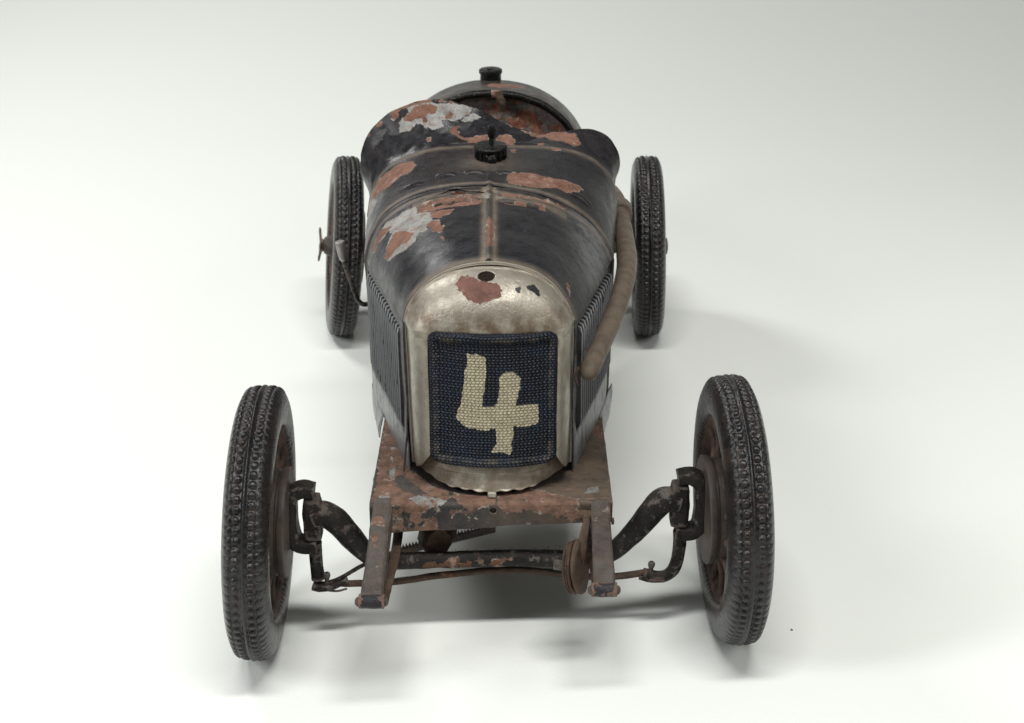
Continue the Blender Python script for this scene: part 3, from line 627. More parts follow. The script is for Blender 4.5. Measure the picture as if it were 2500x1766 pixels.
# ---------------- side panels and louvres
def side_panel(side):
    ny, nz = 200, 200
    yb = np.linspace(2.28, 9.2, ny)
    P = np.zeros((ny, nz, 3))
    for i, y in enumerate(yb):
        zt = 11.34; zb = 5.50
        zz = np.linspace(zb, zt, nz); xx = side_x(side, y, zz)
        inset = np.clip((y-2.75)/.12, 0, 1)*np.clip((8.75-y)/.12, 0, 1)*np.clip((zz-6.75)/.12, 0, 1)*np.clip((11.02-zz)/.12, 0, 1)
        P[i, :, 0] = xx-side*.14*inset; P[i, :, 1] = y; P[i, :, 2] = zz
    d = fbm(P.reshape(-1, 3)*.7, 5+side, 2).reshape(ny, nz)*.03
    P[..., 0] += d
    du = .15+.8*np.exp(-((P[..., 2]-5.5)/.25)**2)
    sp = MB().grid(P).build('side_panel', M_side, car, attrs={'dust': du.ravel(), 'scuff_sheen': np.clip((6.9-P[..., 2])/.4, 0, 1).ravel()*1.6}, thick=.05 if side > 0 else -.05)  # pale lower band: white-floor reflection put into the colour, with dusty wear
    # one louvre: a thin raised fin with rounded ends
    base = None
    for k in range(17):
        y = 2.98+k*.345
        if side > 0 and False: continue
        z0, z1 = 6.86, 10.92
        if base is None or True:
            zz = np.r_[z0, z0+.12, np.linspace(z0+.3, z1-.3, 6), z1-.1, z1]
            hh = np.r_[.0, .10, np.full(6, .15), .12, .0]
            rows = []
            jit = random.uniform(-.03, .03)
            for zc, ht in zip(zz, hh):
                yv = y+(.02*math.sin(zc*2+k)+jit)*0.6
                xb = side_x(side, yv, zc)
                bow = .10*max(0, (zc-(z1-.35))/.35)**2
                row = []
                for dy, f in ((-.09, -.7), (-.075, .5), (-.04, 1.0), (.03, 1.0), (.06, .4), (.085, -.7)):
                    row.append((xb+side*(-.12+ht*f*1.7+.02), yv+dy+bow, zc))
                rows.append(row)
            MB().grid(np.array(rows)).build('louvre', M_side, sp, attrs={'scuff_sheen': np.tile([-12, -12, 10, 10, -12, -12], len(rows))})  # crests painted pale, as worn edges and as light catching the fins
    return sp
sideL = side_panel(-1); sideR = side_panel(1)

# body sides below the cowl, running back to the cockpit, and the loose lower flaps
for s_ in (-1, 1):
    ny, nz = 70, 40
    P = np.zeros((ny, nz, 3))
    for i, y in enumerate(np.linspace(9.2, 21.4, ny)):
        zt = 11.34
        zz = np.linspace(4.7, zt, nz)
        P[i, :, 0] = side_x(s_, y, zz); P[i, :, 1] = y; P[i, :, 2] = zz
    P[..., 0] += fbm(P.reshape(-1, 3)*.5, 25+s_, 2).reshape(ny, nz)*.04
    MB().grid(P).build('body_side', M_side, car, thick=.06 if s_ > 0 else -.06)
    # flap: a folded sheet under the side panel that stands off outside the frame
    u, v = np.meshgrid(np.linspace(0, 1, 30), np.linspace(0, 1, 18), indexing='ij')
    xo = side_x(s_, 6.9, 5.5)
    c00, c01 = np.array([-5.03, 6.9, 5.56]), np.array([-5.12, 6.25, 4.93])
    c10, c11 = np.array([-5.66, 9.6, 5.75]), np.array([-5.62, 9.6, 4.5])
    if s_ > 0: c00, c01, c10, c11 = [np.array([-1.60-k[0]+.02, k[1], k[2]]) for k in (c00, c01, c10, c11)]
    u, v = u[..., None], v[..., None]
    P = (c00*(1-v)+c01*v)*(1-u)+(c10*(1-v)+c11*v)*u
    P[..., 0] += s_*.03*np.sin(v[..., 0]*3.1)+.02*fbm(P.reshape(-1, 3)*1.2, 27, 2).reshape(P.shape[:2])
    MB().grid(P).build('lower_flap', M_side, car, attrs={'scuff_sheen': np.ones(30*18)*1.6}, thick=.05 if s_ > 0 else -.05)  # flap greyed all over: floor sheen painted in, along with wear

# ---------------- radiator shell: lofted ring from its outer edge to the grille opening
GC = -0.66
E = [(-3.62, 5.95, 2.15), (-3.70, 8.0, 2.15), (-3.74, 10, 2.15), (-3.76, 11.38, 2.15), (-3.58, 11.97, 2.15), (-3.10, 12.63, 2.15), (-2.45, 13.12, 2.15), (-1.72, 13.42, 2.15), (-0.83, 13.53, 2.15), (0.02, 13.45, 2.15), (0.78, 13.2, 2.15), (1.4, 12.75, 2.15), (1.86, 12.1, 2.15), (2.16, 11.38, 2.15), (2.19, 10, 2.15), (2.19, 8, 2.15), (2.16, 5.95, 2.15)]
Gr = [(-2.84, 6.9, 1.15), (-2.86, 8.3, 1.12), (-2.88, 9.8, 1.1), (-2.88, 10.9, 1.1), (-2.84, 11.25, 1.06), (-2.6, 11.47, .98), (-2.1, 11.52, .82), (-1.4, 11.53, .66), (-0.66, 11.55, .60), (.08, 11.53, .66), (.78, 11.52, .82), (1.28, 11.47, .98), (1.52, 11.25, 1.06), (1.56, 10.9, 1.1), (1.56, 9.8, 1.1), (1.54, 8.3, 1.12), (1.52, 6.9, 1.15)]
Gr = [(a, b, c) for a, b, c in Gr]
NS, NQ = 420, 90
Ef = []; Gf = []
ke = np.linspace(0, 1, len(E)); ts = np.linspace(0, 1, NS)
def cr_param(pts, t):
    P = np.array(pts, float); n = len(P); P = np.vstack([2*P[0]-P[1], P, 2*P[-1]-P[-2]])
    u = np.clip(t*(n-1), 0, n-1-1e-9); i = u.astype(int); f = (u-i)[:, None]
    a, b, c, d = P[i], P[i+1], P[i+2], P[i+3]
    return .5*((2*b)+(c-a)*f+(2*a-5*b+4*c-d)*f*f+(3*b-a-3*c+d)*f**3)
Ef = cr_param(E, ts); Gf = cr_param(Gr, ts)
Ef[:, 0] = -.79+(Ef[:, 0]+.79)*.952; Ef[:, 1] = np.where(Ef[:, 1] > 11.4, 11.4+(Ef[:, 1]-11.4)*.95, Ef[:, 1])
q = np.linspace(0, 1, NQ)[:, None]
top = np.clip((Ef[:, 1]-11.2)/1.2, 0, 1)        # 0 on the columns, 1 over the dome
top = top*top*(3-2*top)
P = np.zeros((NS, NQ, 3))
for i in range(NS):
    a = q[:, 0]*np.pi/2
    wy = np.sin(a)                     # moves forward first
    wx = 1-np.cos(a)                   # then inward
    wx = wx*(1-top[i])+top[i]*(.25*q[:, 0]+.75*(1-np.cos(a)))
    wy = np.where(True, wy*(1-top[i])+top[i]*np.sin(a)**.95, wy)
    P[i, :, 0] = Ef[i, 0]+(Gf[i, 0]-Ef[i, 0])*wx
    P[i, :, 2] = Ef[i, 1]+(Gf[i, 1]-Ef[i, 1])*wx
    yg = Gf[i, 2]-.25*(1-top[i])-.08*top[i]
    P[i, :, 1] = Ef[i, 2]+(yg-Ef[i, 2])*wy
nn = normals(P)
if nn[NS//2, NQ//2, 1] > 0: nn = -nn
h = .02*fbm(P.reshape(-1, 3)*.8, 31, 3).reshape(NS, NQ)
h += bump_line(np.repeat(q.T, NS, 0)-.02, .03, .05)     # rolled outer edge
# the dome stands slightly proud of the columns: a soft crease
zc = 11.25-.35*np.clip(1-np.repeat(q.T, NS, 0), 0, 1)*0
h += .09*np.clip((P[..., 2]-(zc))/.22, 0, 1)*np.clip(1-(P[..., 2]-12.6)/.8, 0, 1)
P = P+nn*h[..., None]
dsh = .55*np.exp(-((P[..., 2]-11.7)/.55)**2)+.6*np.exp(-(np.repeat(q.T, NS, 0)/.06)**2)+.2*np.exp(-((P[..., 2]-6.2)/.5)**2)
def hole(c): return math.hypot((c[0]+.87)/.30, (c[1]-1.62)/.26) > 1
bsh = .75*np.exp(-((P[..., 2]-11.95)/.42)**2)+.5*np.exp(-(np.repeat(q.T, NS, 0)/.10)**2)+.3*np.exp(-((P[..., 2]-6.3)/.6)**2)+.12+.5*np.exp(-((np.repeat(q.T, NS, 0)-.97)/.10)**2)
shell = MB().grid(P, flip=True).build('radiator_shell', M_shell, car, attrs={'dust': dsh.ravel()*.5, 'brown': bsh.ravel()}, keep=hole, thick=.06, fix=False)
SH = P
# apron under the grille, flaring forward, with two embossed panels
na, nb = 200, 60
Pa = np.zeros((na, nb, 3))
for i, u in enumerate(np.linspace(0, 1, na)):
    xl = -3.52+5.58*u; c = (u-.5)*2
    yb_ = .30+1.85*abs(c)**2.6; zb_ = 5.70+.30*abs(c)**3+.05*math.sin(u*23)*.4+.02*math.sin(u*71)
    yt_ = .72+1.35*abs(c)**2.9
    for j, v in enumerate(np.linspace(0, 1, nb)):
        z_ = 6.95+(zb_-6.95)*v
        y_ = yt_+(yb_-yt_)*v**1.5
        xx = GC-.07+(xl-GC+.07)*(1-.0*v)
        e = 0
        for xc in (-2.0, .45):
            dx = abs(xx-xc)/.95; dz = abs(z_-5.98)/.27
            if dx < 1.2 and dz < 1.2: e += .05*min(1, max(0, (1.1-dx)*5))*min(1, max(0, (1.1-dz)*4))
        Pa[i, j] = (xx, y_+e, z_)
Pa[..., 1] += .015*fbm(Pa.reshape(-1, 3)*1.5, 41, 3).reshape(na, nb)
apr = MB().grid(Pa).build('apron', M_shell, shell, attrs={'brown': np.full(na*nb, .75), 'dust': (.15+.6*np.exp(-((Pa[..., 2]-6.5)/.2)**2)).ravel()}, thick=.05)
MB().box((-.70, .24, 5.62), (.30, .14, .20), .03).rough(.01, 4).build('centre_tab', M_shell, shell)
# side flange of the bonnet beside the shell: a thin dark bent strip
for s_, xo in ((-1, -3.76), (1, 2.18)):
    zz = np.linspace(5.7, 11.35, 30)
    path = [(xo+s_*.03*math.sin(z_*1.3)+(s_*.14*max(0, 7.0-z_) if s_ < 0 else 0)*.6, 2.18-(.25*max(0, 6.8-z_) if s_ < 0 else 0), z_) for z_ in zz]
    MB().sweep(path, rrect(.07, .16, .03, 3), up=(0, 1, 0)).build('corner_bead', M_side, car, attrs=None)
Eo = cr_param(E, ts)
MB().grid(np.stack([np.stack([Eo[:, 0], Ef[:, 2]+.02, Eo[:, 1]], 1), np.stack([-.79+(Eo[:, 0]+.79)*.975, Ef[:, 2]-.03, Eo[:, 1]-.02], 1), np.stack([Ef[:, 0], Ef[:, 2]+.06, Ef[:, 1]], 1)])).build('shell_flange', M_shell, shell, attrs={'dust': np.full(3*NS, 1.3)})
# bead along the arch where the bonnet meets the shell
MB().sweep(np.stack([A_[::4, 0]*1.0, np.full(len(A_[::4]), 2.20), A_[::4, 1]+.015], 1), rrect(.10, .10, .045, 3), up=(0, 1, 0)).build('arch_bead', M_shell, car, attrs={'dust': np.full(len(A_[::4])*12, .7)})

# dark inside of the body seen through the holes
MB().box((-.8, 12, 6.8), (5.2, 19, 3.0), .5).build('inner_block', M_rusty, car)

# ---------------- grille: woven gauze panel painted with the number
NX, NZ = 410, 500
gx0, gx1, gz0, gz1 = -2.90, 1.58, 6.62, 11.58
U, W = np.meshgrid(np.linspace(0, 1, NX), np.linspace(0, 1, NZ), indexing='ij')
cu = (U-.5)*2; cw = (W-.5)*2
Xg = GC+(gx1-gx0)/2*cu; Zg = (gz0+gz1)/2+(gz1-gz0)/2*cw
Zg = Zg+.06*(1-cu**2)*np.clip(cw, 0, 1)-.04*(1-cu**2)*np.clip(-cw, 0, 1)
yg = .52-.06*0+.50*np.abs(cu)**2.2                          # bows forward in the middle
dx = (1-np.abs(cu))*(gx1-gx0)/2; dz = (1-np.abs(cw))*(gz1-gz0)/2
rr = .38
cd = np.minimum(dx, dz)
qx = np.clip(rr-dx, 0, None); qz = np.clip(rr-dz, 0, None)
cd = np.where((dx < rr) & (dz < rr), rr-np.hypot(qx, qz), cd)     # distance to the rounded outline
roll = np.clip(cd/.16, 0, 1)
prof = -.20*np.sqrt(np.clip(1-(1-roll)**2, 0, 1))                  # rolled edge comes forward
prof += .10*(1/(1+np.exp(-(cd-.30)/.035)))                        # field sits back behind the roll
pitch_x, pitch_z = .138, .104
wv = np.sin(2*np.pi*Xg/pitch_x/1.0); wz = np.sin(2*np.pi*Zg/pitch_z)
jx = .03*vnoise(np.stack([Xg, Zg, 0*Xg], -1).reshape(-1, 3)*1.5, 50).reshape(Xg.shape)
px_ = np.pi*(Xg+jx)/pitch_x; pz_ = np.pi*(Zg+jx*.8)/pitch_z
over = np.sign(np.sin(px_)*np.sin(pz_))
warp_ = np.abs(np.sin(px_))**.6; weft_ = np.abs(np.sin(pz_))**.6
row_ = np.floor(pz_/np.pi)
bx = np.abs(np.sin(px_+np.where(row_ % 2 == 0, 0, np.pi/2)*.35))
hgt = (bx*np.abs(np.sin(pz_)))**.7
gap = 1-np.clip(np.minimum(1, np.maximum(warp_, weft_)), 0, 1)
gap = np.clip((.40-bx)/.3, 0, 1)*np.clip((.75-np.abs(np.sin(pz_)))/.4, 0, 1)
Yg = yg+prof-.065*hgt-.012*fbm(np.stack([Xg, Zg, 0*Xg], -1).reshape(-1, 3)*2, 51, 2).reshape(Xg.shape)
Pg = np.stack([Xg, Yg, Zg], -1)
FOUR = [(648,600),(700,598),(752,620),(755,690),(748,780),(735,860),(728,905),(800,897),(818,880),(830,800),(828,740),(850,710),(910,700),(948,735),(945,800),(930,860),(928,900),(1000,898),(1055,905),(1058,990),(1040,1020),(960,1030),(912,1020),(910,1080),(895,1130),(905,1165),(885,1190),(840,1175),(785,1175),(790,1150),(815,1125),(812,1080),(805,1035),(720,1040),(645,1035),(610,1015),(580,980),(590,920),(610,880),(625,800),(630,700),(650,650)]
def four_xy(p):
    return (-2.90+(p[0]-415)/(1168-415)*4.48, 11.50-(p[1]-505)/(1262-505)*4.86)
msd = np.clip(poly_sd(np.stack([Xg.ravel(), Zg.ravel()], 1), [four_xy(p) for p in FOUR]), -1, 1)+1
dg = (.9*np.exp(-((cd-.26)/.10)**2)).ravel()
def keepg(c): return True
mb = MB().grid(Pg)
mk = cd.reshape(-1) > 0.0
mb.f = [f for f in mb.f if mk[f[0]] and mk[f[1]] and mk[f[2]] and mk[f[3]]]
gr = mb.build('grille', M_mesh, shell, attrs={'mark': msd, 'gap': gap.ravel(), 'dust': dg}, fix=False, angle=0)
# backing behind the gauze
P = np.stack([np.stack([np.linspace(-2.84, 1.52, 12), .85+.35*np.abs(np.linspace(-1, 1, 12))**2, np.full(12, z_)], 1) for z_ in (6.7, 11.5)])
MB().grid(P).build('grille_backing', M_black, shell)

# ---------------- chassis frame
XL, XR = -4.98, 3.52
nx, ny = 330, 330
us = np.linspace(XL, XR, nx)
path = [(9.6, 5.5), (0.05, 5.5)]
vv = np.r_[np.linspace(0, .80, 230), np.linspace(.80, .86, 30)[1:], np.linspace(.86, 1, 71)[1:]]
P = np.zeros((nx, len(vv), 3))
for j, v in enumerate(vv):
    if v <= .80: y_, z_ = 9.6+(.05-9.6)*v/.80, 5.5
    elif v <= .86:
        a = (v-.80)/.06*math.pi/2; y_, z_ = .05-.18*math.sin(a), 5.5-.18*(1-math.cos(a))
    else: y_, z_ = -.13, 5.32-(v-.86)/.14*.98
    for i, x_ in enumerate(us):
        u = (x_-XL)/(XR-XL)
        zz = z_
        if v > .86: zz = 5.32-(v-.86)/.14*(1.0-.42*u)
        yk = y_+(.0 if v < .8 else -.12*(1-u)+.1*u)
        P[i, j] = (x_, yk, zz)
P[..., 2] += .03*fbm(P.reshape(-1, 3)*.9, 61, 3).reshape(P.shape[:2])
P[..., 1] += .02*fbm(P.reshape(-1, 3)*.9, 64, 3).reshape(P.shape[:2])
def fh(c): return not (c[1] < .2 and c[2] < 5.48 and math.hypot((c[0]+.66)/.13, (c[2]-5.18)/.12) < 1)
fp = MB().grid(P).build('front_plate', M_chassis, car, attrs={'dust': np.full(P.shape[0]*P.shape[1], .35)}, thick=.06, keep=fh)
MB().lathe([(.01, 0), (.16, 0), (.14, .06)], (-.66, .02, 5.18), (0, -1, 0), 14).build('plate_hole', M_rusty, fp)
# side rails: channel section
for s_, xo in ((-1, XL), (1, XR)):
    P = []
    for y_ in np.linspace(.0, 40, 60):
        xx = xo-(s_*.25*max(0, y_-24)/10 if y_ > 24 else 0)
        P.append([(xx-s_*.6, y_, 4.65), (xx-s_*.06, y_, 4.62), (xx+s_*.01, y_, 4.70), (xx+s_*.01, y_, 5.40), (xx-s_*.04, y_, 5.485)])
    P = np.array(P); P[..., 0] += .02*fbm(P.reshape(-1, 3), 66, 2).reshape(P.shape[:2])
    MB().grid(P).build('chassis_rail', M_chassis, car, thick=.05)
# dumb irons
def horn(tipx, tipy, tipz, rootx, s_):
    n = 40; P = []
    for i, u in enumerate(np.linspace(0, 1, n)):
        cx_ = rootx+(tipx-rootx)*u; y_ = .15+(tipy-.15)*u; z_ = 5.52+(tipz-5.52)*(u**1.25)
        w = .34+.03*u-.02*math.sin(u*3); dpt = .85-.38*u
        r_ = .10
        sec = [(-w, -dpt), (-w, -r_-.02), (-w+.03, -.045), (-w+r_, 0), (0, .012), (w-r_, 0), (w-.03, -.045), (w, -r_-.02), (w, -dpt)]
        P.append([(cx_+a, y_, z_+b) for a, b in sec])
    P = np.array(P)
    # refine across
    Q = np.array([spline(row, 60) for row in P]); Q = np.stack([np.stack([np.interp(np.linspace(0, n-1, 160), np.arange(n), Q[:, j, k]) for k in range(3)], 1) for j in range(60)], 1)
    Q += np.stack([fbm(Q.reshape(-1, 3)*1.3, 71+k, 2).reshape(Q.shape[:2])*.02 for k in range(3)], -1)
    ho = MB().grid(Q).build('dumb_iron', M_chassis, car, thick=.07, attrs={'dust': np.full(Q.shape[0]*Q.shape[1], .2), 'brown': np.full(Q.shape[0]*Q.shape[1], .6), 'scuff_sheen': np.full(Q.shape[0]*Q.shape[1], .25)})
    m = MB().tube([(tipx-.42, tipy-.02, tipz-.24), (tipx+.42, tipy-.02, tipz-.24)], .235, 20, seg=10)
    m.rough(.02, 3).build('rolled_tip', M_chassis, ho)
    m = MB()
    for sx in (-1, 1):
        m.lathe([(.02, 0), (.15, 0), (.16, .05), (.09, .12), (.02, .13)], (tipx+sx*.41, tipy-.02, tipz-.26), (sx, 0, 0), 14)
    m.rough(.012, 5).build('rivet', M_iron, ho)
    return ho
hL = horn(-4.52, -5.0, 4.78, -4.52, -1); hR = horn(3.02, -4.2, 4.72, 3.10, 1)
MB().lathe([(.01, 0), (.13, 0), (.12, .08), (.01, .1)], (3.44, -.9, 5.2), (1, 0, 0), 12).rough(.01, 5).build('rivet', M_rusty, car)
MB().lathe([(.01, 0), (.09, 0), (.08, .05), (.01, .06)], (-5.0, 2.2, 5.2), (-1, 0, 0), 12).rough(.01, 5).build('rivet', M_rusty, car)
# leaf springs inside the dumb irons
for xx, yt, zt in ((-4.15, -4.9, 4.5), (2.78, -4.1, 4.45)):
    m = MB().sweep(spline([(xx, yt, zt), (xx+.03, -3, 4.2), (xx+.05, -1, 3.75), (xx+.05, 1, 3.7), (xx, 4, 4.0), (xx, 7, 4.5)], 50), rrect(.34, .10, .03, 3))
    m.rough(.012, 3).build('leaf_spring', M_rusty, car)

# ---------------- front axle, skewed a little
def ay(x_): return -.1+(x_+9)/17*.95
ax_pts = [(-7.0, 4.88), (-6.62, 4.98), (-6.2, 4.66), (-5.68, 3.98), (-5.25, 3.42), (-4.85, 3.12), (-4.3, 3.0), (-2.5, 2.98), (-.5, 2.98), (1.5, 2.92), (2.9, 2.9), (3.5, 3.05), (4.0, 3.45), (4.62, 4.22), (5.15, 4.95), (5.5, 5.2), (5.95, 5.1)]
m = MB().tube([(a, ay(a), b) for a, b in ax_pts], [.45, .47, .43, .36, .33, .32, .31, .31, .31, .31, .31, .31, .32, .34, .36, .42, .47, .45], 20, seg=160)
m.rough(.018, 2.2).build('front_axle', M_iron, car)
def knuckle(xb, xy_, zc, s_, toe):
    """s_ = direction towards the wheel"""
    yk = ay(xb)
    # block at the end of the axle
    m = MB().sweep(spline([(xb, yk, zc-.82), (xb, yk, zc-.3), (xb, yk, zc+.3), (xb, yk, zc+.80)], 14), rrect(.66, .70, .14, 5), scale=np.interp(np.linspace(0, 1, 14), [0, .1, .5, .85, 1], [.86, .98, 1.04, 1.0, .85]), up=(0, 1, 0))
    m.rough(.02, 2.5); kb = m.build('kingpin_block', M_iron, car)
    p = [(xb-s_*.12, yk, zc+1.02), (xb+s_*.35, yk, zc+1.08), (xb+s_*.72, yk, zc+.82), (xb+s_*.80, yk, zc+.2), (xb+s_*.80, yk, zc-.3), (xb+s_*.68, yk, zc-.95), (xb+s_*.3, yk, zc-1.14), (xb-s_*.10, yk, zc-1.10)]
    m = MB().sweep(spline(p, 60), rrect(.46, .74, .12, 5), up=(0, 1, 0), scale=np.interp(np.linspace(0, 1, 60), [0, .3, .5, .7, 1], [.95, 1.1, 1.15, 1.1, .95]))
    m.rough(.02, 2.3); yo = m.build('steering_knuckle', M_iron, car)
    MB().tube([(xb+s_*.9, yk, zc-.0), (xb+s_*1.55, yk+toe, zc-.02)], .15, 16).build('stub_axle', M_steel, yo)
    return yo, yk
yoL, ykL = knuckle(-7.0, 0, 4.88, -1, 0)
yoR, ykR = knuckle(5.95, 0, 5.02, 1, 0)
# steering arms
m = MB().tube([(-6.98, ykL, 3.85), (-6.98, ykL, 3.3), (-6.95, ykL, 2.7), (-6.93, ykL-.02, 2.35)], .24, 14); 
m.sweep(spline([(-7.1, ykL-.1, 2.15), (-6.8, ykL-.15, 2.10), (-6.4, ykL-.12, 2.15), (-5.9, ykL-.05, 2.35)], 24), rrect(.42, .26, .1, 4), scale=np.linspace(1.15, .7, 24))
m.rough(.015, 3).build('steering_arm', M_iron, yoL)
m = MB().tube([(6.02, ykR, 3.9), (6.03, ykR, 3.3), (5.95, ykR, 2.6), (5.75, ykR-.05, 2.2), (5.35, ykR-.1, 2.05), (4.75, ykR-.1, 2.2)], [.25, .24, .23, .23, .22, .2], 14, seg=50)
m.rough(.012, 3).build('steering_arm', M_iron, yoR)
for xx, yk, zz in ((-6.62, ykL-.18, 2.25), (5.02, ykR-.15, 2.25)):
    MB().lathe([(.02, -.2), (.08, -.2), (.08, .18), (.10, .22), (.13, .32), (.12, .42), (.06, .47), (.01, .48)], (xx, yk, zz), (.05, 0, 1), 14).build('tie_rod_pin', M_iron, car)
# tie rod, rack, links
m = MB().tube([(-6.7, ykL-.1, 2.22), (-5.6, .05, 2.12), (-4.4, .15, 2.12), (-2.2, .3, 2.36), (0, .4, 2.48), (2.2, .5, 2.2), (3.2, .55, 2.08), (4.2, .6, 2.15), (5.1, .62, 2.28)], .125, 12, seg=80)
m.rough(.012, 2).build('tie_rod', M_rusty, car)
m = MB().sweep(spline([(-6.9, ykL-.1, 2.12), (-6.2, 0, 2.35), (-5.4, .2, 2.75), (-4.8, .4, 2.95)], 30), rrect(.16, .12, .04, 3)); m.rough(.01, 3).build('link_rod', M_iron, car)
m = MB().sweep(spline([(-6.9, ykL-.22, 2.05), (-6.3, ykL-.25, 1.98), (-5.9, ykL-.2, 2.05)], 12), rrect(.10, .05, .02, 3)); m.build('split_pin', M_iron, car)
m = MB().sweep(spline([(5.5, ykR-.2, 2.0), (5.0, ykR-.25, 2.02), (4.6, ykR-.2, 2.12)], 12), rrect(.3, .12, .04, 3)); m.build('split_pin', M_iron, car)
# toothed rack (saw profile, real teeth)
m = MB(); a = np.array([-4.4, 1.3, 2.72]); b = np.array([-.6, 1.7, 3.55]); d = (b-a)/np.linalg.norm(b-a); Lr = np.linalg.norm(b-a)
nt = 32; prof_ = []
for k in range(nt):
    prof_ += [(k/nt*Lr, .0), ((k+.5)/nt*Lr, .15)]
prof_.append((Lr, 0))
rows = []
for yo_ in (-.09, .09):
    rows.append([a+d*p+np.array([0, yo_, q_]) for p, q_ in prof_])
bot = [[a+d*p+np.array([0, yo_, -.22]) for p, q_ in prof_] for yo_ in (-.09, .09)]
m.grid(np.array([bot[0], rows[0], rows[1], bot[1]]), cu=True).build('toothed_rack', M_iron, car, angle=20)
m = MB().lathe([(.02, -.5), (.45, -.5), (.58, -.35), (.60, .3), (.5, .45), (.02, .45)], (-2.78, 1.1, 3.35), (.35, -1, .15), 9); m.rough(.05, 2.5).build('gear_block', M_rusty, car)
MB().box((-2.45, 1.6, 3.75), (.9, 1.0, 1.0), .12).rough(.03, 2).build('gear_bracket', M_rusty, car)
# friction damper
sc0 = np.array([2.34, -1.78, 3.90])
axd = Vector((.95, -.26, .16)).normalized()
m0 = MB().lathe([(.02, -.12), (.86, -.12), (.95, -.06), (.96, .02), (.90, .09), (.5, .17), (.02, .19)], sc0, axd, 44).rough(.03, 1.6)
dm = m0.build('friction_damper', M_rusty, car)
for k in range(3):
    MB().lathe([(.02, -.05), (.90-.02*k, -.05), (.94-.02*k, 0), (.90-.02*k, .04), (.02, .05)], sc0-np.array(axd)*(.15+.09*k)+np.array([-.02, 0, -.02*k]), axd, 44).rough(.018, 2.2, 5+k).build('damper_disc', M_rusty, dm)
MB().lathe([(.02, 0), (.20, 0), (.20, .26), (.15, .30), (.02, .30)], sc0+np.array([-.62, .05, .02]), (-1, .1, .05), 6).rough(.01, 5).build('damper_bolt', M_iron, dm)
m = MB().sweep(spline([(2.60, -.55, 5.25), (2.57, -.8, 5.05), (2.47, -1.3, 4.8), (2.36, -1.75, 4.45), (2.25, -1.8, 4.0)], 30), rrect(.30, .22, .08, 4), up=(0, 1, 0), scale=np.interp(np.linspace(0, 1, 30), [0, .15, .6, 1], [1.1, .85, 1.05, 1.7])); m.rough(.02, 2.5).build('damper_arm', M_rusty, dm)
m = MB().sweep(spline([(2.3, -1.5, 3.9), (2.55, -.8, 3.6), (2.9, .1, 3.2)], 16), rrect(.5, .6, .15, 4), scale=np.linspace(1.2, .9, 16)); m.rough(.03, 2.5).build('damper_arm', M_rusty, dm)
MB().tube([(2.35, -.5, 5.22), (2.85, -.55, 5.22)], .17, 14).rough(.02, 4).build('damper_pivot', M_rusty, dm)
# dust fluff caught beside the damper
m = MB()
for k in range(420):
    p0 = np.array([2.75+random.gauss(0, .13), -.1+random.gauss(0, .2), 3.3+random.random()*.25]); pts = [p0]
    dv = np.array([random.gauss(0, .5), random.gauss(0, .4), random.uniform(.2, 1.0)])
    for j in range(5):
        dv = dv*.7+np.array([random.gauss(0, .5), random.gauss(0, .4), random.gauss(.22, .35)]); pts.append(pts[-1]+dv*.09)
    m.tube(pts, .006, 3, seg=7)
o = m.build('dust_fluff', M_fluff, car, kind='stuff')
m = MB()
for k in range(160):
    u = random.random(); x_ = -4.1+6.0*u; z0 = 3.26; y0 = ay(x_)+random.uniform(-.2, .25)
    pts = [np.array([x_, y0, z0])]; dv = np.array([random.gauss(0, 1), random.gauss(0, .6), random.uniform(.0, .6)])
    for j in range(3): dv = dv*.6+np.array([random.gauss(0, .6), random.gauss(0, .3), random.gauss(0, .4)]); pts.append(pts[-1]+dv*.03)
    m.tube(pts, .006, 3, seg=5)
m.build('axle_lint', M_fluff, car, kind='stuff')

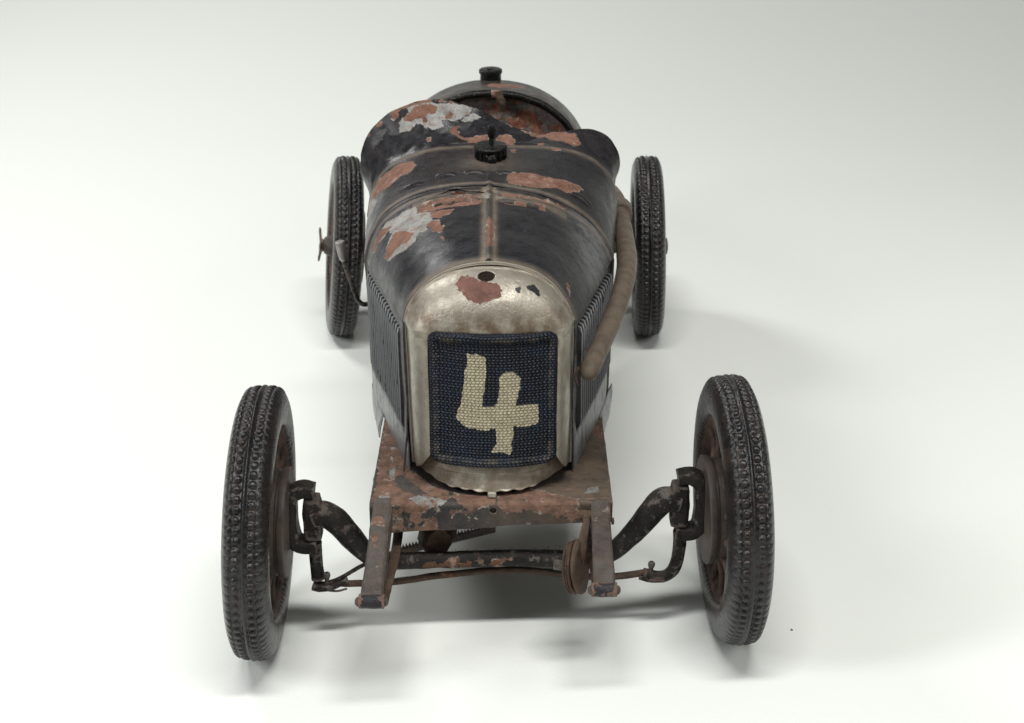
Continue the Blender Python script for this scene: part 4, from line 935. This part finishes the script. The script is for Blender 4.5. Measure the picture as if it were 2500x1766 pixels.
# ---------------- wheels
NA, KN = 88*9, 88
def tyre_mesh():
    pf = [(.68, 3.45), (.74, 3.6), (.77, 3.9), (.76, 4.15), (.72, 4.36), (.65, 4.52), (.57, 4.63), (.50, 4.685)]
    tread = [(w, 4.70+.035*(1-(w/.48)**2)) for w in np.linspace(.47, -.47, 51)]
    pf = [(.56, 3.3)]+pf+tread+[(-a, b) for a, b in pf[::-1]]+[(-.56, 3.3)]
    pf = np.array(pf); a = np.linspace(0, 2*np.pi, NA, endpoint=False)
    w = pf[:, 0][None]+0*a[:, None]; r_ = pf[:, 1][None]+0*a[:, None]; th = a[:, None]+0*w
    k = th*KN/(2*np.pi); ph = (k % 1)-.5
    hh = np.zeros_like(w)
    tr = np.abs(w) < .58
    hh += bump_line(w, .06, .10)*tr
    for sgn in (-1, 1):
        phs = ((k+(.0 if sgn > 0 else .5)) % 1)-.5
        d = np.hypot(phs*.335/.135, (w-sgn*.25)/.125)
        hh += .125*np.clip(1-d**3, 0, 1)**.6*tr
        hh -= .05*np.exp(-((w-sgn*.25)/.14)**2)*tr
        d2 = np.abs(phs)*.335
        hh += .05*np.clip((np.abs(w)-.40)/.05, 0, 1)*np.clip((.64-np.abs(w))/.08, 0, 1)*(1-1.6*np.exp(-(np.abs(np.abs(phs)-.5)*.335/.05)**2))*(np.sign(w) == sgn)
    hh += 0
    worn = .55+.45*np.clip(fbm(np.stack([np.cos(th)*2.2, np.sin(th)*2.2, w*1.5], -1).reshape(-1, 3), 91, 2).reshape(w.shape)+.75, 0, 1)
    r_ = r_+hh*worn
    r_ += .02*fbm(np.stack([np.cos(th)*3, np.sin(th)*3, w], -1).reshape(-1, 3), 95, 2).reshape(w.shape)
    P = np.stack([w, r_*np.cos(th), r_*np.sin(th)], -1)
    dust = .55*np.exp(-((np.abs(w)-.25)/.15)**2)*tr*(1-np.clip(hh/.05, 0, 1))+.35*(np.abs(w) > .62)+.05+.5*np.clip((3.9-pf[:, 1][None]+0*w)/.6, 0, 1)
    return P, dust
TP, TD = tyre_mesh()
def make_wheel():
    # rim and web; +x is the inner side of the wheel (towards the car), as on the left-hand wheels
    m = MB().lathe([(1.2, -.30), (2.2, -.35), (3.05, -.48), (3.25, -.55), (3.42, -.60), (3.42, .60), (3.25, .58), (3.12, .5), (2.9, .22), (2.2, .12), (1.4, .10), (.3, .1), (.2, .0)], (0, 0, 0), (1, 0, 0), 96)
    m.rough(.02, 1.5)
    w = m.build('wheel', M_wheel, car)
    spk = None
    for k in range(12):
        a = 2*math.pi*k/12
        mm = MB().tube([(.42, 1.6, 0), (.36, 2.4, 0), (.42, 3.2, 0)], [.17, .11, .16], 10, seg=12).rough(.015, 2, k)
        V = mm.V(); c, s_ = math.cos(a), math.sin(a)
        V = np.stack([V[:, 0], V[:, 1]*c-V[:, 2]*s_, V[:, 1]*s_+V[:, 2]*c], 1); mm.v = [V]
        mm.build('spoke', M_wheel, w)
    MB().grid(TP, cu=True).build('tyre', M_rubber, w, attrs={'dust': TD.ravel()}, angle=0)
    d = MB().lathe([(.3, .1), (1.78, .12), (1.86, .2), (1.88, .62), (1.80, .66), (1.80, .72), (1.92, .74), (1.95, .80), (1.95, .96), (1.91, 1.0), (1.6, 1.01), (.3, 1.01), (.28, 1.03), (.05, 1.03)], (0, 0, 0), (1, 0, 0), 96)
    d.build('brake_drum', M_drum, w, angle=30)
    return w
def rear_extra(w, wing):
    m = MB().lathe([(.5, -.3), (.62, -.4), (.55, -.8), (.42, -1.05), (.2, -1.1), (.02, -1.1)], (0, 0, 0), (1, 0, 0), 32); m.build('hub', M_iron, w)
    if wing:
        m = MB()
        m.lathe([(.02, -1.3), (.30, -1.28), (.36, -1.15), (.32, -1.05), (.02, -1.0)], (0, 0, 0), (1, 0, 0), 20)
        for k in range(3):
            a = 2*math.pi*k/3+.5*math.pi
            m.sweep(np.array([(-1.2-.10*u_, math.cos(a)*u_, math.sin(a)*u_) for u_ in np.linspace(.1, 1.0, 9)]), rrect(.42, .14, .05, 4), up=(1, 0, 0), scale=[1.2, 1.1, 1, .9, .8, .8, .85, .8, .5])
        m.rough(.015, 3).build('wing_nut', M_exhaust, w)
def copy_wheel(w):
    c = w.copy(); col.objects.link(c)
    for ch in w.children:
        d = ch.copy(); col.objects.link(d); d.parent = c
    return c
def place_wheel(w, pos, side, toe, camber, spin, scale=1.0):
    w.location = Vector(pos)*S
    from mathutils import Matrix
    R = Matrix.Rotation(math.radians(toe), 4, 'Z')@Matrix.Rotation(math.radians(camber), 4, 'Y')
    if side > 0: R = R@Matrix.Rotation(math.pi, 4, 'Z')
    R = R@Matrix.Rotation(math.radians(spin), 4, 'X')
    w.rotation_euler = R.to_euler()
w0 = make_wheel()
wFR = copy_wheel(w0); wRL = copy_wheel(w0); wRR = copy_wheel(w0)
place_wheel(w0, (-8.81, -.1, 4.74), -1, 1.2, 2.3, 20)
place_wheel(wFR, (7.81, .85, 4.74), 1, 1.9, -1.2, 200)
place_wheel(wRL, (-8.95, 30.0, 4.74), -1, 8, 5.4, 77)
place_wheel(wRR, (7.2, 30.0, 4.74), 1, -2.0, -1.7, 140)
rear_extra(wRL, True); rear_extra(wRR, False)

# rear axle
m = MB().tube([(-8.4, 30, 4.8), (-7.4, 30, 4.8), (-6.6, 30, 4.8), (-2, 30, 4.8), (0, 30, 4.8), (5, 30, 4.8), (6.6, 30, 4.75)], [.35, .45, .75, .8, .5, .55, 1.1, .55, .5, .8, .45, .35], 18, seg=60)
m.rough(.02, 1).build('rear_axle', M_exhaust, car)

# ---------------- exhaust pipe on the right-hand side
ex = [(2.64, 1.75, 9.45), (2.90, 2.6, 9.75), (3.24, 3.6, 10.0), (3.80, 5.4, 10.45), (4.22, 7.2, 10.8), (4.48, 9.0, 10.95), (4.60, 11.0, 10.9), (4.65, 13.2, 10.95), (4.64, 15.5, 11.0), (4.60, 18, 11.0), (4.5, 22, 10.2), (4.5, 27, 8.5)]
pp = spline(ex, 900)
for k in range(3): pp[12:-12] = sum(pp[12+j:len(pp)-12+j] for j in range(-8, 9))/17
pp = pp[np.r_[0:30:2, 30:900:4]]; a = np.linspace(0, 2*np.pi, 40, endpoint=False)
rr_ = np.interp(np.r_[0:30:2, 30:900:4]/900, [0, .002, .006, .012, .02, .2, .35, .5, 1], [.12, .22, .29, .335, .355, .375, .41, .40, .39])
m = MB().sweep(pp, np.stack([np.cos(a), np.sin(a)], 1), rr_); m.rough(.012, .55, 7)
exo = m.build('exhaust_pipe', M_exhaust, car)
i = 135; tg = pp[i+1]-pp[i-1]
m = MB().lathe([(.44, -.5), (.52, -.5), (.55, -.42), (.55, .42), (.50, .5), (.46, .5)], pp[i], tg, 36).rough(.02, 2)
m.build('pipe_collar', M_exhaust, exo)
m = MB().tube([pp[0]+np.array([-.33, .12, 0.33]), pp[0]+np.array([-.40, .10, .0]), pp[0]+np.array([-.34, .08, -.35])], .05, 8).rough(.02, 4); m.build('torn_edge', M_rusty, exo)

# ---------------- hand brake lever on the left
m = MB().tube([(-5.5, 10.3, 9.1), (-5.9, 10.25, 8.95), (-6.15, 10.1, 9.15), (-6.35, 9.95, 9.8), (-6.55, 9.8, 10.6), (-6.66, 9.7, 11.1)], .10, 12, seg=50)
hb = m.rough(.006, 3).build('brake_lever', M_iron, car)
MB().lathe([(.02, 0), (.10, .02), (.165, .12), (.19, .4), (.185, .85), (.17, .88), (.02, .885)], (-6.62, 9.74, 10.95), (-.17, -.12, 1), 24).build('grip', M_steel, hb)

# ---------------- tail, coaming and seat back
ys = [21.0, 22.5, 25, 28, 32, 36, 40, 43, 44.5]
hwk = [4.15, 4.5, 4.75, 4.75, 4.3, 3.5, 2.3, 1.1, .2]
ztk = [15.05, 15.0, 14.78, 14.1, 12.9, 11.7, 10.4, 9.3, 8.7]
zbk = [5.0, 5.0, 5.0, 5.0, 5.2, 5.6, 6.3, 7.2, 7.9]
zwk = [11.6, 11.2, 10.6, 10.2, 9.6, 9.0, 8.6, 8.3, 8.2]
def tail_ring(y_, n=160, k=1.0, cut=False):
    hw = np.interp(y_, ys, hwk)*k; zt = np.interp(y_, ys, ztk); zb = np.interp(y_, ys, zbk); zw = np.interp(y_, ys, zwk)
    a = np.linspace(-.5*np.pi, 1.5*np.pi, n, endpoint=False)
    X_ = ctr(y_)+.1+hw*np.sign(np.cos(a))*np.abs(np.cos(a))**.92
    Z_ = np.where(np.sin(a) > 0, zw+(zt-zw)*k*np.abs(np.sin(a))**1.0, zw-(zw-zb)*np.abs(np.sin(a))**.6)
    return np.stack([X_, np.full(n, y_), Z_], 1)
P = np.array([tail_ring(v) for v in np.linspace(21, 44.5, 90)])
for k in range(3):
    pass
P[..., 2] += .04*fbm(P.reshape(-1, 3)*.4, 101, 2).reshape(P.shape[:2])
MB().grid(P, cv=True).build('tail', M_hood, car, attrs={'dust': (.1*np.clip((P[..., 2]-12)/3, 0, 1)).ravel(), 'brown': (.55*np.exp(-((P[..., 1]-22.6)/1.3)**2)).ravel()}, thick=.07, fix=True)
ring = tail_ring(20.95, 200); up_ = ring[ring[:, 2] > 9.5]; up_ = up_[np.argsort(-np.arctan2(up_[:, 2]-10, up_[:, 0]+.95))]
up_[:, 1] -= .0
m = MB().sweep(up_, [(.18*math.cos(q_), .18*math.sin(q_)) for q_ in np.linspace(0, 2*math.pi, 12, endpoint=False)])
m.rough(.02, 1.4).build('coaming', M_black, car)
# seat back: dished sheet inside the coaming
P = []
for k in np.linspace(.985, .02, 60):
    rg = tail_ring(21.15, 200, 1.0); c = np.array([ctr(21)+.1, 21.15, 10.8]); q_ = c+(rg-c)*k
    q_[:, 1] += .3*(1-k**3)+.18*math.exp(-((k-.80)/.05)**2)
    P.append(q_)
P = np.array(P); P[..., 1] -= .12*np.exp(-((P[..., 0]+.45)/.10)**2)
P[..., 1] += .07*fbm(P.reshape(-1, 3)*.8, 105, 3).reshape(P.shape[:2])
MB().grid(P, cv=True).build('seat_back', M_inner, car, attrs={'dust': np.full(P.shape[0]*P.shape[1], .3)})
MB().tube([(-.62, 20.95, 15.12), (-.50, 20.85, 14.8), (-.46, 21.0, 14.3)], [.22, .2, .15], 12, seg=14).rough(.05, 3).build('rust_lump', M_rusty, car)
# tail filler
tc_ = (-1.02, 25.2, 14.70)
fc2 = MB().lathe([(.02, -.1), (.50, -.1), (.50, .36), (.56, .39), (.56, .53), (.52, .56), (.2, .56), (.15, .50), (.02, .50)], tc_, (0, -.04, 1), 40).rough(.008, 3).build('tail_cap', M_black, car)
MB().lathe([(.02, 0), (.13, 0), (.12, .1), (.02, .1)], (tc_[0]+.05, tc_[1]-.52, tc_[2]+.2), (0, -1, 0), 12).build('cap_pin', M_black, fc2)
# cockpit floor and belly pan keep the light out of the body
MB().box((-.75, 22, 4.75), (7.6, 36, .12), .03).build('floor_pan', M_rusty, car)
MB().box((-.7, 9.0, 3.9), (3.4, 12, 1.5), .6).rough(.03, 1).build('sump', M_iron, car)

# tiny flakes on the paper
for k, (x_, y_, s_, lab) in enumerate(((10.25, .3, .055, 'tiny dark paint flake lying on the paper right of the front wheel'), (-8.9, -5.75, .14, 'tiny dark paint flake at the bottom edge of the paper'))):
    m = MB().lathe([(.02, 0), (s_, .0), (s_*.9, .025), (.02, .03)], (x_, y_, 0.004), (0, 0, 1), 7).rough(.04, 6, k)
    V = m.V(); V[:, 2] = np.clip(V[:, 2], .003, None); m.v = [V]
    o = m.build('paint_flake', M_iron); o['label'] = lab; o['category'] = 'paint flake'
